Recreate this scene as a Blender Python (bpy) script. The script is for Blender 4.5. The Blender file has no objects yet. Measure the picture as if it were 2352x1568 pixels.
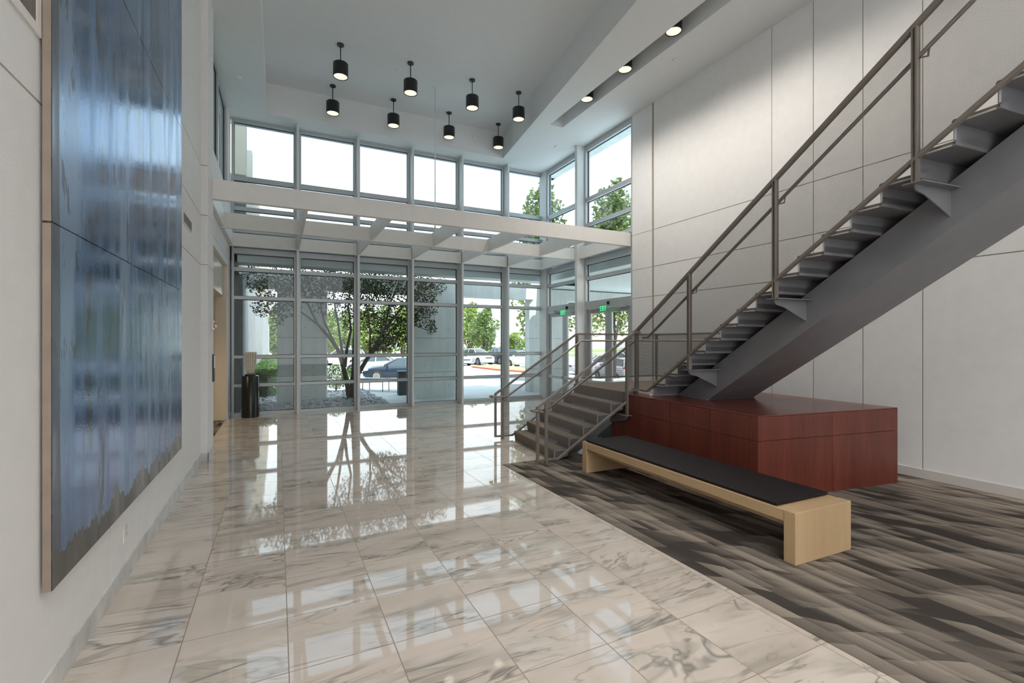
import bpy, bmesh, math, random
from mathutils import Vector, Matrix, noise
random.seed(7)
PI = math.pi
sc = bpy.context.scene
COL = sc.collection

# ------------------------------------------------------------------ camera
FPX, CX, CY, TH, H = 1090.0, 1176.0, 785.0, math.atan(538 / 1090.0), 1.96
FW = (math.sin(TH), math.cos(TH)); RT = (math.cos(TH), -math.sin(TH))
cam = bpy.data.cameras.new('camera'); cam.sensor_width = 36.0; cam.lens = 36.0 * FPX / 2352.0
cam.shift_y = 1.0 / 2352.0; cam.clip_start = 0.05; cam.clip_end = 500
camo = bpy.data.objects.new('camera', cam); COL.objects.link(camo)
camo.location = (0, 0, H); camo.rotation_euler = (PI / 2, 0, -TH)
sc.camera = camo

def ray(x, y):
    u = (x - CX) / FPX; v = -(y - CY) / FPX
    return (FW[0] + u * RT[0], FW[1] + u * RT[1], v)
def at_depth(px, d, z):                       # world point seen at column px, at depth d, height z
    r = ray(px, CY); return Vector((r[0] * d, r[1] * d, z))
def on_y(px, py, Y):
    r = ray(px, py); t = Y / r[1]; return Vector((r[0] * t, Y, H + r[2] * t))

# ------------------------------------------------------------------ object helpers
ORG = {}
def setp(o, label=None, cat=None, group=None, kind=None):
    if label: o['label'] = label
    if cat: o['category'] = cat
    if group: o['group'] = group
    if kind: o['kind'] = kind
    return o
def thing(name, loc, label=None, cat=None, group=None, kind=None):
    o = bpy.data.objects.new(name, None); COL.objects.link(o)
    o.empty_display_size = 0.2
    o.location = loc; ORG[o.name] = Vector(loc)
    return setp(o, label, cat, group, kind)

class MB:
    def __init__(s): s.v = []; s.f = []; s.sm = []
    def face(s, idx, smooth=False): s.f.append(tuple(idx)); s.sm.append(smooth)
    def add(s, vs, fs, smooth=False):
        n = len(s.v); s.v += [Vector(p) for p in vs]
        for f in fs: s.face([i + n for i in f], smooth)
        return s
    def box(s, x0, x1, y0, y1, z0, z1):
        return s.hexa([(x0, y0), (x1, y0), (x1, y1), (x0, y1)], z0, z1)
    def hexa(s, poly, z0, z1):                # vertical prism on a polygon (ccw)
        n = len(poly)
        vs = [(p[0], p[1], z0) for p in poly] + [(p[0], p[1], z1) for p in poly]
        fs = [tuple(reversed(range(n))), tuple(range(n, 2 * n))]
        fs += [(i, (i + 1) % n, n + (i + 1) % n, n + i) for i in range(n)]
        return s.add(vs, fs)
    def prism(s, a, b):                       # two matching loops
        n = len(a)
        fs = [tuple(reversed(range(n))), tuple(range(n, 2 * n))]
        fs += [(i, (i + 1) % n, n + (i + 1) % n, n + i) for i in range(n)]
        return s.add(list(a) + list(b), fs)
    def bar(s, p, q, w, h, up=(0, 0, 1)):     # rectangular bar from p to q; w sideways, h along up
        p = Vector(p); q = Vector(q); d = (q - p).normalized(); up = Vector(up)
        side = d.cross(up)
        if side.length < 1e-4: side = d.cross(Vector((1, 0, 0)))
        side.normalize(); u = side.cross(d).normalized()
        def loop(c): return [c - side * w / 2 - u * h / 2, c + side * w / 2 - u * h / 2, c + side * w / 2 + u * h / 2, c - side * w / 2 + u * h / 2]
        return s.prism(loop(p), loop(q))
    def tube(s, pts, r, n=10, r2=None, cap=True):
        pts = [Vector(p) for p in pts]; m = len(pts); base = len(s.v)
        ref = None
        for i, p in enumerate(pts):
            d = (pts[min(i + 1, m - 1)] - pts[max(i - 1, 0)]).normalized()
            if ref is None or abs(ref.dot(d)) > 0.95: ref = Vector((0, 0, 1)) if abs(d.z) < 0.9 else Vector((1, 0, 0))
            a = d.cross(ref).normalized(); b = a.cross(d).normalized(); ref = b
            rr = r if r2 is None else r + (r2 - r) * i / max(1, m - 1)
            for k in range(n):
                t = 2 * PI * k / n; s.v.append(p + a * math.cos(t) * rr + b * math.sin(t) * rr)
        for i in range(m - 1):
            for k in range(n):
                s.face((base + i * n + k, base + i * n + (k + 1) % n, base + (i + 1) * n + (k + 1) % n, base + (i + 1) * n + k), True)
        if cap:
            s.face([base + k for k in reversed(range(n))]); s.face([base + (m - 1) * n + k for k in range(n)])
        return s
    def lathe(s, cx, cy, prof, n=32, cap=True):   # prof: list of (r,z)
        base = len(s.v)
        for r, z in prof:
            for k in range(n):
                t = 2 * PI * k / n; s.v.append(Vector((cx + r * math.cos(t), cy + r * math.sin(t), z)))
        for i in range(len(prof) - 1):
            for k in range(n):
                s.face((base + i * n + k, base + i * n + (k + 1) % n, base + (i + 1) * n + (k + 1) % n, base + (i + 1) * n + k), True)
        if cap:
            s.face([base + k for k in reversed(range(n))]); m = (len(prof) - 1) * n
            s.face([base + m + k for k in range(n)])
        return s
    def build(s, name, mat, parent=None, bevel=0.0, kind=None, fix=True):
        if not s.v: return None
        xs = [p.x for p in s.v]; ys = [p.y for p in s.v]; zs = [p.z for p in s.v]
        org = Vector(((min(xs) + max(xs)) / 2, (min(ys) + max(ys)) / 2, min(zs)))
        me = bpy.data.meshes.new(name)
        me.from_pydata([p - org for p in s.v], [], s.f)
        for pl, sm in zip(me.polygons, s.sm): pl.use_smooth = sm
        if fix:
            bm = bmesh.new(); bm.from_mesh(me); bmesh.ops.recalc_face_normals(bm, faces=bm.faces); bm.to_mesh(me); bm.free()
        me.materials.append(mat); me.update()
        o = bpy.data.objects.new(name, me); COL.objects.link(o)
        if parent is not None:
            o.parent = parent; o.location = org - ORG[parent.name]
        else: o.location = org
        ORG[o.name] = org
        if bevel:
            b = o.modifiers.new('edge', 'BEVEL'); b.width = bevel; b.segments = 2; b.limit_method = 'ANGLE'; b.angle_limit = 0.7
            b.harden_normals = False
        if kind: o['kind'] = kind
        return o
def copy_tree(o, parent=None, label=None, group=None):
    c = o.copy(); COL.objects.link(c)
    if parent is not None: c.parent = parent
    for ch in list(o.children): copy_tree(ch, c)
    if label: c['label'] = label
    if group: c['group'] = group
    return c

# ------------------------------------------------------------------ materials
def new_mat(name):
    m = bpy.data.materials.new(name); m.use_nodes = True
    nt = m.node_tree; nt.nodes.clear()
    out = nt.nodes.new('ShaderNodeOutputMaterial')
    return m, nt, out
def N(nt, t, **kw):
    n = nt.nodes.new(t)
    for k, v in kw.items():
        if k in ('operation', 'blend_type', 'data_type', 'feature', 'noise_dimensions', 'distribution', 'voronoi_dimensions', 'interpolation_type', 'clamp', 'use_clamp', 'wave_type', 'bands_direction'): setattr(n, k, v)
    return n
def L(nt, a, b): nt.links.new(a, b)
def math_n(nt, op, a, b=None, c=None, clamp=False):
    n = nt.nodes.new('ShaderNodeMath'); n.operation = op; n.use_clamp = clamp
    for i, x in enumerate((a, b, c)):
        if x is None: continue
        if isinstance(x, (int, float)): n.inputs[i].default_value = x
        else: nt.links.new(x, n.inputs[i])
    return n.outputs[0]
def mix_c(nt, fac, a, b, bt='MIX'):
    n = nt.nodes.new('ShaderNodeMix'); n.data_type = 'RGBA'; n.blend_type = bt
    for s, x in ((n.inputs[0], fac), (n.inputs[6], a), (n.inputs[7], b)):
        if isinstance(x, (int, float)): s.default_value = x
        elif isinstance(x, tuple): s.default_value = x if len(x) == 4 else (*x, 1)
        else: nt.links.new(x, s)
    return n.outputs[2]
def ramp(nt, src, stops):
    n = nt.nodes.new('ShaderNodeValToRGB'); e = n.color_ramp.elements
    while len(e) > 1: e.remove(e[0])
    e[0].position = stops[0][0]; e[0].color = (*stops[0][1], 1)
    for p, c in stops[1:]:
        q = e.new(p); q.color = (*c, 1)
    nt.links.new(src, n.inputs[0]); return n.outputs[0]
def pbsdf(nt, out, col=(.8, .8, .8), rough=.5, metal=0, spec=.5):
    b = nt.nodes.new('ShaderNodeBsdfPrincipled')
    for k, x in (('Base Color', col), ('Roughness', rough), ('Metallic', metal), ('Specular IOR Level', spec)):
        if isinstance(x, tuple): b.inputs[k].default_value = (*x, 1)
        elif isinstance(x, (int, float)): b.inputs[k].default_value = x
        else: nt.links.new(x, b.inputs[k])
    nt.links.new(b.outputs[0], out.inputs[0]); return b
def bump(nt, b, h, strength=.1, dist=.01):
    n = nt.nodes.new('ShaderNodeBump'); n.inputs['Strength'].default_value = strength; n.inputs['Distance'].default_value = dist
    nt.links.new(h, n.inputs['Height']); nt.links.new(n.outputs[0], b.inputs['Normal'])
def pos(nt): return nt.nodes.new('ShaderNodeNewGeometry').outputs['Position']
def objc(nt): return nt.nodes.new('ShaderNodeTexCoord').outputs['Object']
def noise_n(nt, vec, scale, detail=3, rough=.5, dist=0):
    n = nt.nodes.new('ShaderNodeTexNoise'); n.inputs['Scale'].default_value = scale; n.inputs['Detail'].default_value = detail
    n.inputs['Roughness'].default_value = rough; n.inputs['Distortion'].default_value = dist
    if vec is not None: nt.links.new(vec, n.inputs['Vector'])
    return n
def mapping(nt, vec, scale=(1, 1, 1), rot=(0, 0, 0), loc=(0, 0, 0)):
    n = nt.nodes.new('ShaderNodeMapping'); n.inputs['Scale'].default_value = scale; n.inputs['Rotation'].default_value = rot; n.inputs['Location'].default_value = loc
    nt.links.new(vec, n.inputs['Vector']); return n.outputs[0]

def simple(name, col, rough=.5, metal=0, spec=.5, var=.06, scale=6, bmp=0, bscale=80):
    m, nt, out = new_mat(name)
    n = noise_n(nt, objc(nt), scale, 4)
    d = tuple(max(0, c * (1 - var)) for c in col); l = tuple(min(1, c * (1 + var)) for c in col)
    c = ramp(nt, n.outputs[0], [(.3, d), (.7, l)])
    b = pbsdf(nt, out, c, rough, metal, spec)
    if bmp:
        k = noise_n(nt, objc(nt), bscale, 3); bump(nt, b, k.outputs[0], bmp, .01)
    return m
M = {}
M['wall'] = simple('wall_plaster', (.81, .805, .795), .85, bmp=.25, bscale=110, var=.02)
M['ceiling'] = simple('ceiling_paint', (.78, .795, .795), .9, var=.012)
M['joint'] = simple('wall_sealant', (.36, .32, .265), .8, var=.02)
M['trellis'] = simple('trellis_paint', (.84, .83, .80), .45, var=.02)
M['alu'] = simple('window_aluminium', (.52, .55, .56), .38, .25, var=.03)
M['alud'] = simple('window_gasket', (.045, .05, .06), .5)
M['fin'] = simple('mullion_paint', (.73, .75, .74), .42, .05, var=.02)
M['steel'] = simple('stair_steel', (.235, .235, .25), .42, .2, var=.08, scale=2.5)
M['steelr'] = simple('rail_steel', (.27, .235, .205), .38, .4, var=.06, scale=4)
M['steelp'] = simple('tread_edge', (.60, .60, .60), .45, .2)
M['black'] = simple('black_metal', (.012, .014, .013), .42, .1, var=.2)
M['blackwood'] = simple('pedestal_lacquer', (.010, .012, .010), .28, 0, var=.2)
M['leather'] = simple('black_leather', (.013, .010, .011), .58, 0, .22, var=.15, bmp=.12, bscale=260)
M['plastic'] = simple('white_plastic', (.82, .80, .76), .4)
M['red'] = simple('red_paint', (.6, .05, .04), .45)
M['warmwall'] = simple('corridor_plaster', (.76, .66, .52), .85, var=.02, bmp=.1)
M['headpanel'] = simple('header_panel', (.70, .63, .54), .3, .2, var=.03)
M['ribs'] = simple('sculpture_ribs', (.78, .74, .63), .6, var=.08, scale=14)
M['canvas_edge'] = simple('stretcher_side', (.31, .255, .205), .7, var=.12, scale=5)
M['stonebase'] = simple('marble_base', (.60, .60, .58), .3, var=.2, scale=5)
M['basepaint'] = simple('base_paint', (.62, .59, .56), .55, var=.02)
M['asphalt'] = simple('parking_concrete', (.44, .43, .41), .9, var=.08, scale=.6)
M['walk'] = simple('walk_concrete', (.46, .48, .46), .85, var=.08, scale=.9)
M['soil'] = simple('gravel_soil', (.12, .115, .11), .9, var=.2)
M['soffit'] = simple('soffit_paint', (.88, .91, .92), .8, var=.02)
M['wingcon'] = simple('wing_concrete', (.29, .30, .30), .85, var=.06, scale=1.2)
M['darkbase'] = simple('dark_base_panel', (.055, .062, .072), .35, 0)
M['wingtop'] = simple('wing_cream', (.40, .385, .34), .85, var=.04, scale=1.2)
M['kerb'] = simple('red_kerb', (.55, .12, .08), .8, var=.1)
M['bark'] = simple('bark', (.15, .115, .09), .85, var=.35, scale=9)
M['barkd'] = simple('bark_dark', (.085, .066, .055), .85, var=.35, scale=9)
M['tyre'] = simple('tyre', (.016, .016, .017), .75)
M['rim'] = simple('rim_alloy', (.62, .63, .64), .3, .7)
M['autoglass'] = simple('car_glass', (.045, .06, .065), .06, 0, .8)
M['lamp'] = simple('car_lamp', (.80, .80, .78), .15)
M['lampred'] = simple('car_lamp_red', (.55, .02, .02), .2)
M['carblue'] = simple('car_blue', (.018, .032, .052), .22, .2)
M['carsilver'] = simple('car_silver', (.45, .47, .50), .25, .3)
M['carwhite'] = simple('car_white', (.62, .62, .61), .3)
M['carblack'] = simple('car_black', (.02, .024, .032), .25, .1)
M['carlilac'] = simple('car_pale', (.68, .66, .74), .3, .1)
M['outbench'] = simple('bench_steel', (.10, .13, .15), .45, .4)
M['bin'] = simple('bin_metal', (.035, .04, .042), .5, .2)
M['farwall'] = simple('far_facade', (.80, .78, .72), .8)
M['fardark'] = simple('far_glazing', (.06, .07, .075), .3)
M['stone'] = simple('river_pebble', (.40, .41, .41), .7, var=.35, scale=4)

def emission(name, col, s):
    m, nt, out = new_mat(name); e = nt.nodes.new('ShaderNodeEmission'); e.inputs[0].default_value = (*col, 1); e.inputs[1].default_value = s
    L(nt, e.outputs[0], out.inputs[0]); return m
M['lampglow'] = emission('lamp_reflector', (1.0, .86, .62), .72)
M['exitglow'] = emission('exit_letters', (.06, .85, .30), .75)

def glass(name, tint, refl=1.0):
    m, nt, out = new_mat(name)
    t = nt.nodes.new('ShaderNodeBsdfTransparent'); t.inputs[0].default_value = (*tint, 1)
    g = nt.nodes.new('ShaderNodeBsdfGlossy'); g.inputs['Roughness'].default_value = 0.0; g.inputs[0].default_value = (.95, 1, 1, 1)
    ge = nt.nodes.new('ShaderNodeNewGeometry'); dp = nt.nodes.new('ShaderNodeVectorMath'); dp.operation = 'DOT_PRODUCT'
    L(nt, ge.outputs['Incoming'], dp.inputs[0]); L(nt, ge.outputs['Normal'], dp.inputs[1])
    k = math_n(nt, 'POWER', math_n(nt, 'SUBTRACT', 1.0, math_n(nt, 'ABSOLUTE', dp.outputs['Value'])), 5.0)
    k = math_n(nt, 'MULTIPLY_ADD', k, .95, .034); k = math_n(nt, 'MULTIPLY', k, refl, clamp=True)
    mx = nt.nodes.new('ShaderNodeMixShader'); L(nt, k, mx.inputs[0]); L(nt, t.outputs[0], mx.inputs[1]); L(nt, g.outputs[0], mx.inputs[2])
    L(nt, mx.outputs[0], out.inputs[0]); return m
M['glass'] = glass('pane_glass', (.88, .95, .94), 1.05)
M['glassup'] = glass('upper_pane_glass', (.47, .56, .59), 1.1)
M['glassdark'] = glass('dark_pane_glass', (.10, .14, .15), 2.0)
M['exitpane'] = glass('sign_pane', (.88, 1.0, .92), 1.5)

def mat_marble():
    m, nt, out = new_mat('marble_tile'); P = pos(nt)
    sx = nt.nodes.new('ShaderNodeSeparateXYZ'); L(nt, P, sx.inputs[0])
    T = .62
    tx = math_n(nt, 'DIVIDE', math_n(nt, 'SUBTRACT', sx.outputs[0], .06), T); ty = math_n(nt, 'DIVIDE', math_n(nt, 'SUBTRACT', sx.outputs[1], 4.35 - 20 * T), T)
    fx = math_n(nt, 'FRACT', tx); fy = math_n(nt, 'FRACT', ty)
    cx_ = math_n(nt, 'FLOOR', tx); cy_ = math_n(nt, 'FLOOR', ty)
    idv = nt.nodes.new('ShaderNodeCombineXYZ'); L(nt, cx_, idv.inputs[0]); L(nt, cy_, idv.inputs[1])
    wn = nt.nodes.new('ShaderNodeTexWhiteNoise'); wn.noise_dimensions = '3D'; L(nt, idv.outputs[0], wn.inputs[0])
    off = nt.nodes.new('ShaderNodeVectorMath'); off.operation = 'MULTIPLY_ADD'; L(nt, wn.outputs['Color'], off.inputs[0]); off.inputs[1].default_value = (37, 53, 11); L(nt, P, off.inputs[2])
    V = off.outputs[0]
    # veins: distorted coordinates, stretched across x, absolute noise near .5
    def vein(rot, sc, width, dist, ns):
        v = mapping(nt, V, scale=sc, rot=(0, 0, rot))
        n = noise_n(nt, v, ns, 4, .62, dist)
        d = math_n(nt, 'ABSOLUTE', math_n(nt, 'SUBTRACT', n.outputs[0], .5))
        return math_n(nt, 'SUBTRACT', 1.0, math_n(nt, 'DIVIDE', d, width), clamp=True)
    msk = noise_n(nt, mapping(nt, V, scale=(.7, 1.5, 1)), 1.7, 2).outputs[0]
    msk = ramp(nt, msk, [(.42, (0, 0, 0)), (.62, (1, 1, 1))])
    cl3 = noise_n(nt, V, 1.4, 2)
    v1 = math_n(nt, 'MULTIPLY', vein(.28, (.42, 1.6, 1), .020, .8, 1.35), msk)
    v2 = math_n(nt, 'MULTIPLY', vein(.22, (.45, 1.9, 1), .060, .9, .95), msk)
    v3 = math_n(nt, 'MULTIPLY', vein(-.55, (.5, 1.5, 1), .010, .5, 1.0), ramp(nt, cl3.outputs[0], [(.46, (0, 0, 0)), (.6, (1, 1, 1))]))
    cloud = noise_n(nt, mapping(nt, V, scale=(.6, 2, 1)), 1.2, 4, .6)
    base = ramp(nt, cloud.outputs[0], [(.3, (.58, .50, .43)), (.7, (.685, .61, .535))])
    c = mix_c(nt, math_n(nt, 'MULTIPLY', v2, .75), base, (.36, .335, .28))
    c = mix_c(nt, math_n(nt, 'MULTIPLY', v1, .85), c, (.20, .19, .17))
    c = mix_c(nt, math_n(nt, 'MULTIPLY', v3, .55), c, (.30, .27, .225))
    # grout
    gx = math_n(nt, 'MINIMUM', fx, math_n(nt, 'SUBTRACT', 1.0, fx)); gy = math_n(nt, 'MINIMUM', fy, math_n(nt, 'SUBTRACT', 1.0, fy))
    g = math_n(nt, 'MINIMUM', gx, gy)
    gm = math_n(nt, 'LESS_THAN', g, .0052)
    c = mix_c(nt, gm, c, (.30, .235, .17))
    r = math_n(nt, 'MULTIPLY_ADD', gm, .5, .035)
    pbsdf(nt, out, c, r, 0, .62)
    return m
M['marble'] = mat_marble()

def mat_carpet(name='carpet', wid=.14, ln=.46, dark=(.060, .052, .046), light=(.34, .29, .24), alongx=False):
    m, nt, out = new_mat(name); P = pos(nt)
    wob = noise_n(nt, mapping(nt, P, scale=(1.4, .5, 1)), 1.6, 2)
    pv = nt.nodes.new('ShaderNodeVectorMath'); pv.operation = 'MULTIPLY_ADD'; L(nt, wob.outputs['Color'], pv.inputs[0]); pv.inputs[1].default_value = (.05, .10, 0); L(nt, P, pv.inputs[2])
    sx = nt.nodes.new('ShaderNodeSeparateXYZ'); L(nt, pv.outputs[0], sx.inputs[0])
    X, Y = (sx.outputs[1], sx.outputs[0]) if alongx else (sx.outputs[0], sx.outputs[1])
    def layer(w, l, seed):
        tx = math_n(nt, 'DIVIDE', X, w); rx = math_n(nt, 'FLOOR', tx); fx = math_n(nt, 'FRACT', tx)
        wn = nt.nodes.new('ShaderNodeTexWhiteNoise'); wn.noise_dimensions = '1D'; L(nt, math_n(nt, 'ADD', rx, seed), wn.inputs['W'])
        ty = math_n(nt, 'ADD', math_n(nt, 'DIVIDE', Y, l), math_n(nt, 'MULTIPLY', wn.outputs[0], 9.0))
        ty = math_n(nt, 'ADD', ty, math_n(nt, 'MULTIPLY', fx, .42))
        ry = math_n(nt, 'FLOOR', ty); fy = math_n(nt, 'FRACT', ty)
        iv = nt.nodes.new('ShaderNodeCombineXYZ'); L(nt, rx, iv.inputs[0]); L(nt, ry, iv.inputs[1]); iv.inputs[2].default_value = seed
        w3 = nt.nodes.new('ShaderNodeTexWhiteNoise'); w3.noise_dimensions = '3D'; L(nt, iv.outputs[0], w3.inputs[0])
        s2 = nt.nodes.new('ShaderNodeSeparateColor'); L(nt, w3.outputs['Color'], s2.inputs[0])
        gr = math_n(nt, 'ADD', math_n(nt, 'MULTIPLY', fx, .62), math_n(nt, 'MULTIPLY', fy, .22))
        gr = math_n(nt, 'MULTIPLY', gr, math_n(nt, 'MULTIPLY_ADD', s2.outputs[1], 1.7, -.40))
        return math_n(nt, 'ADD', math_n(nt, 'MULTIPLY', s2.outputs[0], .34), gr)
    a = math_n(nt, 'ADD', math_n(nt, 'MULTIPLY', layer(wid, ln, 3.0), .60), math_n(nt, 'MULTIPLY', layer(wid * 1.6, ln * .7, 17.0), .48))
    sp = noise_n(nt, P, 260, 2, .7)
    a = math_n(nt, 'ADD', a, math_n(nt, 'MULTIPLY', math_n(nt, 'SUBTRACT', sp.outputs[0], .5), .55))
    c = ramp(nt, a, [(.16, dark), (.36, tuple((x + y) / 2 * .86 for x, y in zip(dark, light))), (.80, light)])
    b = pbsdf(nt, out, c, .95, 0, .1)
    bump(nt, b, sp.outputs[0], .5, .006)
    return m
M['carpet'] = mat_carpet()
def mat_stepcarpet():
    m, nt, out = new_mat('stair_carpet'); P = pos(nt)
    n1 = noise_n(nt, mapping(nt, P, scale=(60, 5, 60)), 2.0, 3, .6); n2 = noise_n(nt, P, 300, 2, .7)
    a = math_n(nt, 'MULTIPLY_ADD', n2.outputs[0], .6, math_n(nt, 'MULTIPLY', n1.outputs[0], .5))
    c = ramp(nt, a, [(.3, (.12, .10, .084)), (.75, (.33, .28, .235))])
    b = pbsdf(nt, out, c, .95, 0, .1); bump(nt, b, n2.outputs[0], .5, .006); return m
M['stepcarpet'] = mat_stepcarpet()

def mat_wood(name, c1, c2, c3, rough, sc, axis, spec=.5, board=None):
    m, nt, out = new_mat(name); P = pos(nt)
    s = {'z': (1, 1, .06), 'y': (1, .05, 1), 'x': (.05, 1, 1)}[axis]
    n = noise_n(nt, mapping(nt, P, scale=tuple(q * sc for q in s)), 3.2, 5, .6, .4)
    n2 = noise_n(nt, mapping(nt, P, scale=tuple(q * sc * .18 for q in s)), 2.2, 2)
    n3 = noise_n(nt, mapping(nt, P, scale=tuple(q * sc * 3 for q in s)), 6, 3, .7)
    a = math_n(nt, 'ADD', math_n(nt, 'MULTIPLY', n.outputs[0], .45), math_n(nt, 'ADD', math_n(nt, 'MULTIPLY', n2.outputs[0], .4), math_n(nt, 'MULTIPLY', n3.outputs[0], .15)))
    c = ramp(nt, a, [(.32, c1), (.5, c2), (.68, c3)])
    if board:
        sx = nt.nodes.new('ShaderNodeSeparateXYZ'); L(nt, P, sx.inputs[0])
        wn = nt.nodes.new('ShaderNodeTexWhiteNoise'); wn.noise_dimensions = '1D'; L(nt, math_n(nt, 'FLOOR', math_n(nt, 'DIVIDE', sx.outputs[0], board)), wn.inputs['W'])
        c = mix_c(nt, .35, c, mix_c(nt, wn.outputs[0], tuple(x * .86 for x in c2), tuple(min(1, x * 1.08) for x in c3)))
    b = pbsdf(nt, out, c, rough, 0, spec); return m
M['cherry'] = mat_wood('cherry_veneer', (.105, .026, .019), (.165, .040, .026), (.235, .060, .038), .30, 9, 'z', .5)
M['cherrytop'] = mat_wood('cherry_top', (.115, .030, .021), (.17, .042, .028), (.23, .062, .040), .24, 9, 'y', .55)
M['maple'] = mat_wood('maple', (.47, .315, .165), (.55, .38, .21), (.61, .44, .26), .42, 7, 'z', .4, board=.16)
M['maplel'] = mat_wood('maple_long', (.47, .315, .165), (.55, .38, .21), (.61, .44, .26), .42, 7, 'y', .4)

def mat_painting():
    m, nt, out = new_mat('blue_paint'); P = pos(nt)
    sx = nt.nodes.new('ShaderNodeSeparateXYZ'); L(nt, P, sx.inputs[0])
    Y = sx.outputs[1]; Z = sx.outputs[2]
    st = noise_n(nt, mapping(nt, P, scale=(1, 3.0, .40)), 1.5, 4, .55)            # vertical smears
    bl = noise_n(nt, mapping(nt, P, scale=(1, 2.2, .5)), 1.1, 3, .6)
    fine = noise_n(nt, mapping(nt, P, scale=(1, 60, 3)), 2.0, 3, .6)
    c = ramp(nt, math_n(nt, 'ADD', math_n(nt, 'MULTIPLY', st.outputs[0], .6), math_n(nt, 'MULTIPLY', bl.outputs[0], .4)),
             [(.38, (.075, .155, .315)), (.5, (.14, .25, .45)), (.60, (.29, .385, .54))])
    vio = noise_n(nt, mapping(nt, P, scale=(1, 5, .8)), 1.3, 3)
    low = math_n(nt, 'MULTIPLY', math_n(nt, 'SUBTRACT', 2.0, Z, clamp=True), ramp(nt, vio.outputs[0], [(.42, (0, 0, 0)), (.6, (1, 1, 1))]))
    c = mix_c(nt, math_n(nt, 'MULTIPLY', low, .55), c, (.11, .12, .29))
    dk = noise_n(nt, mapping(nt, P, scale=(1, 5, 1.3)), 1.5, 5, .65, .3)
    dm = ramp(nt, dk.outputs[0], [(.585, (0, 0, 0)), (.63, (1, 1, 1))])
    c = mix_c(nt, math_n(nt, 'MULTIPLY', dm, .75), c, (.085, .078, .065))
    # bare ground along the bottom edge and the near edge
    eg = math_n(nt, 'ADD', Z, math_n(nt, 'MULTIPLY', math_n(nt, 'SUBTRACT', st.outputs[0], .5), .55))
    be = math_n(nt, 'LESS_THAN', eg, .80)
    ey = math_n(nt, 'ADD', Y, math_n(nt, 'MULTIPLY', math_n(nt, 'SUBTRACT', bl.outputs[0], .5), .10))
    be2 = math_n(nt, 'MAXIMUM', be, math_n(nt, 'MULTIPLY', math_n(nt, 'LESS_THAN', ey, 3.47), .75))
    c = mix_c(nt, be2, c, (.15, .135, .125))
    brush = noise_n(nt, mapping(nt, P, scale=(1, 40, 40), rot=(.5, 0, 0)), 1.0, 3, .6)
    r = math_n(nt, 'MULTIPLY_ADD', ramp(nt, st.outputs[0], [(.40, (0, 0, 0)), (.60, (1, 1, 1))]), .20, .13)
    r = math_n(nt, 'MULTIPLY_ADD', be2, .12, r)
    b = pbsdf(nt, out, c, r, 0, .75)
    h = math_n(nt, 'ADD', math_n(nt, 'MULTIPLY', fine.outputs[0], .4), math_n(nt, 'ADD', math_n(nt, 'MULTIPLY', brush.outputs[0], .7), math_n(nt, 'MULTIPLY', st.outputs[0], .3)))
    b.inputs['Metallic'].default_value = .68
    bump(nt, b, h, .10, .010)
    return m
M['painting'] = mat_painting()

def mat_mesh():
    m, nt, out = new_mat('perforated_steel')
    uv = nt.nodes.new('ShaderNodeUVMap')
    sx = nt.nodes.new('ShaderNodeSeparateXYZ'); L(nt, uv.outputs[0], sx.inputs[0])
    p = .0095
    gy = math_n(nt, 'DIVIDE', sx.outputs[1], p); row = math_n(nt, 'FLOOR', gy)
    sh = math_n(nt, 'MULTIPLY', math_n(nt, 'MODULO', row, 2.0), .5)
    gx = math_n(nt, 'ADD', math_n(nt, 'DIVIDE', sx.outputs[0], p), sh)
    a = math_n(nt, 'SUBTRACT', math_n(nt, 'FRACT', gx), .5); b_ = math_n(nt, 'SUBTRACT', math_n(nt, 'FRACT', gy), .5)
    d = math_n(nt, 'ADD', math_n(nt, 'MULTIPLY', a, a), math_n(nt, 'MULTIPLY', b_, b_))
    hole = math_n(nt, 'LESS_THAN', d, .19)
    t = nt.nodes.new('ShaderNodeBsdfTransparent')
    b = nt.nodes.new('ShaderNodeBsdfPrincipled'); b.inputs['Base Color'].default_value = (.16, .148, .138, 1); b.inputs['Metallic'].default_value = .4; b.inputs['Roughness'].default_value = .45
    mx = nt.nodes.new('ShaderNodeMixShader'); L(nt, hole, mx.inputs[0]); L(nt, b.outputs[0], mx.inputs[1]); L(nt, t.outputs[0], mx.inputs[2]); L(nt, mx.outputs[0], out.inputs[0])
    return m
M['mesh'] = mat_mesh()

def mat_concrete():
    m, nt, out = new_mat('cast_concrete'); P = pos(nt)
    n = noise_n(nt, P, .8, 5, .6); s = noise_n(nt, mapping(nt, P, scale=(3, 3, .25)), 2, 3)
    c = ramp(nt, math_n(nt, 'ADD', math_n(nt, 'MULTIPLY', n.outputs[0], .6), math_n(nt, 'MULTIPLY', s.outputs[0], .4)), [(.35, (.60, .63, .62)), (.65, (.76, .79, .78))])
    v = nt.nodes.new('ShaderNodeTexVoronoi'); v.inputs['Scale'].default_value = 5; L(nt, P, v.inputs['Vector'])
    hole = ramp(nt, v.outputs[0], [(.06, (1, 1, 1)), (.10, (0, 0, 0))])
    c = mix_c(nt, math_n(nt, 'MULTIPLY', hole, .8), c, (.10, .10, .10))
    sx = nt.nodes.new('ShaderNodeSeparateXYZ'); L(nt, P, sx.inputs[0])
    j = math_n(nt, 'FRACT', math_n(nt, 'DIVIDE', math_n(nt, 'ADD', sx.outputs[2], .35), 1.22))
    jm = math_n(nt, 'LESS_THAN', j, .014)
    c = mix_c(nt, math_n(nt, 'MULTIPLY', jm, .7), c, (.16, .16, .16))
    pbsdf(nt, out, c, .85); return m
M['concrete'] = mat_concrete()
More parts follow.
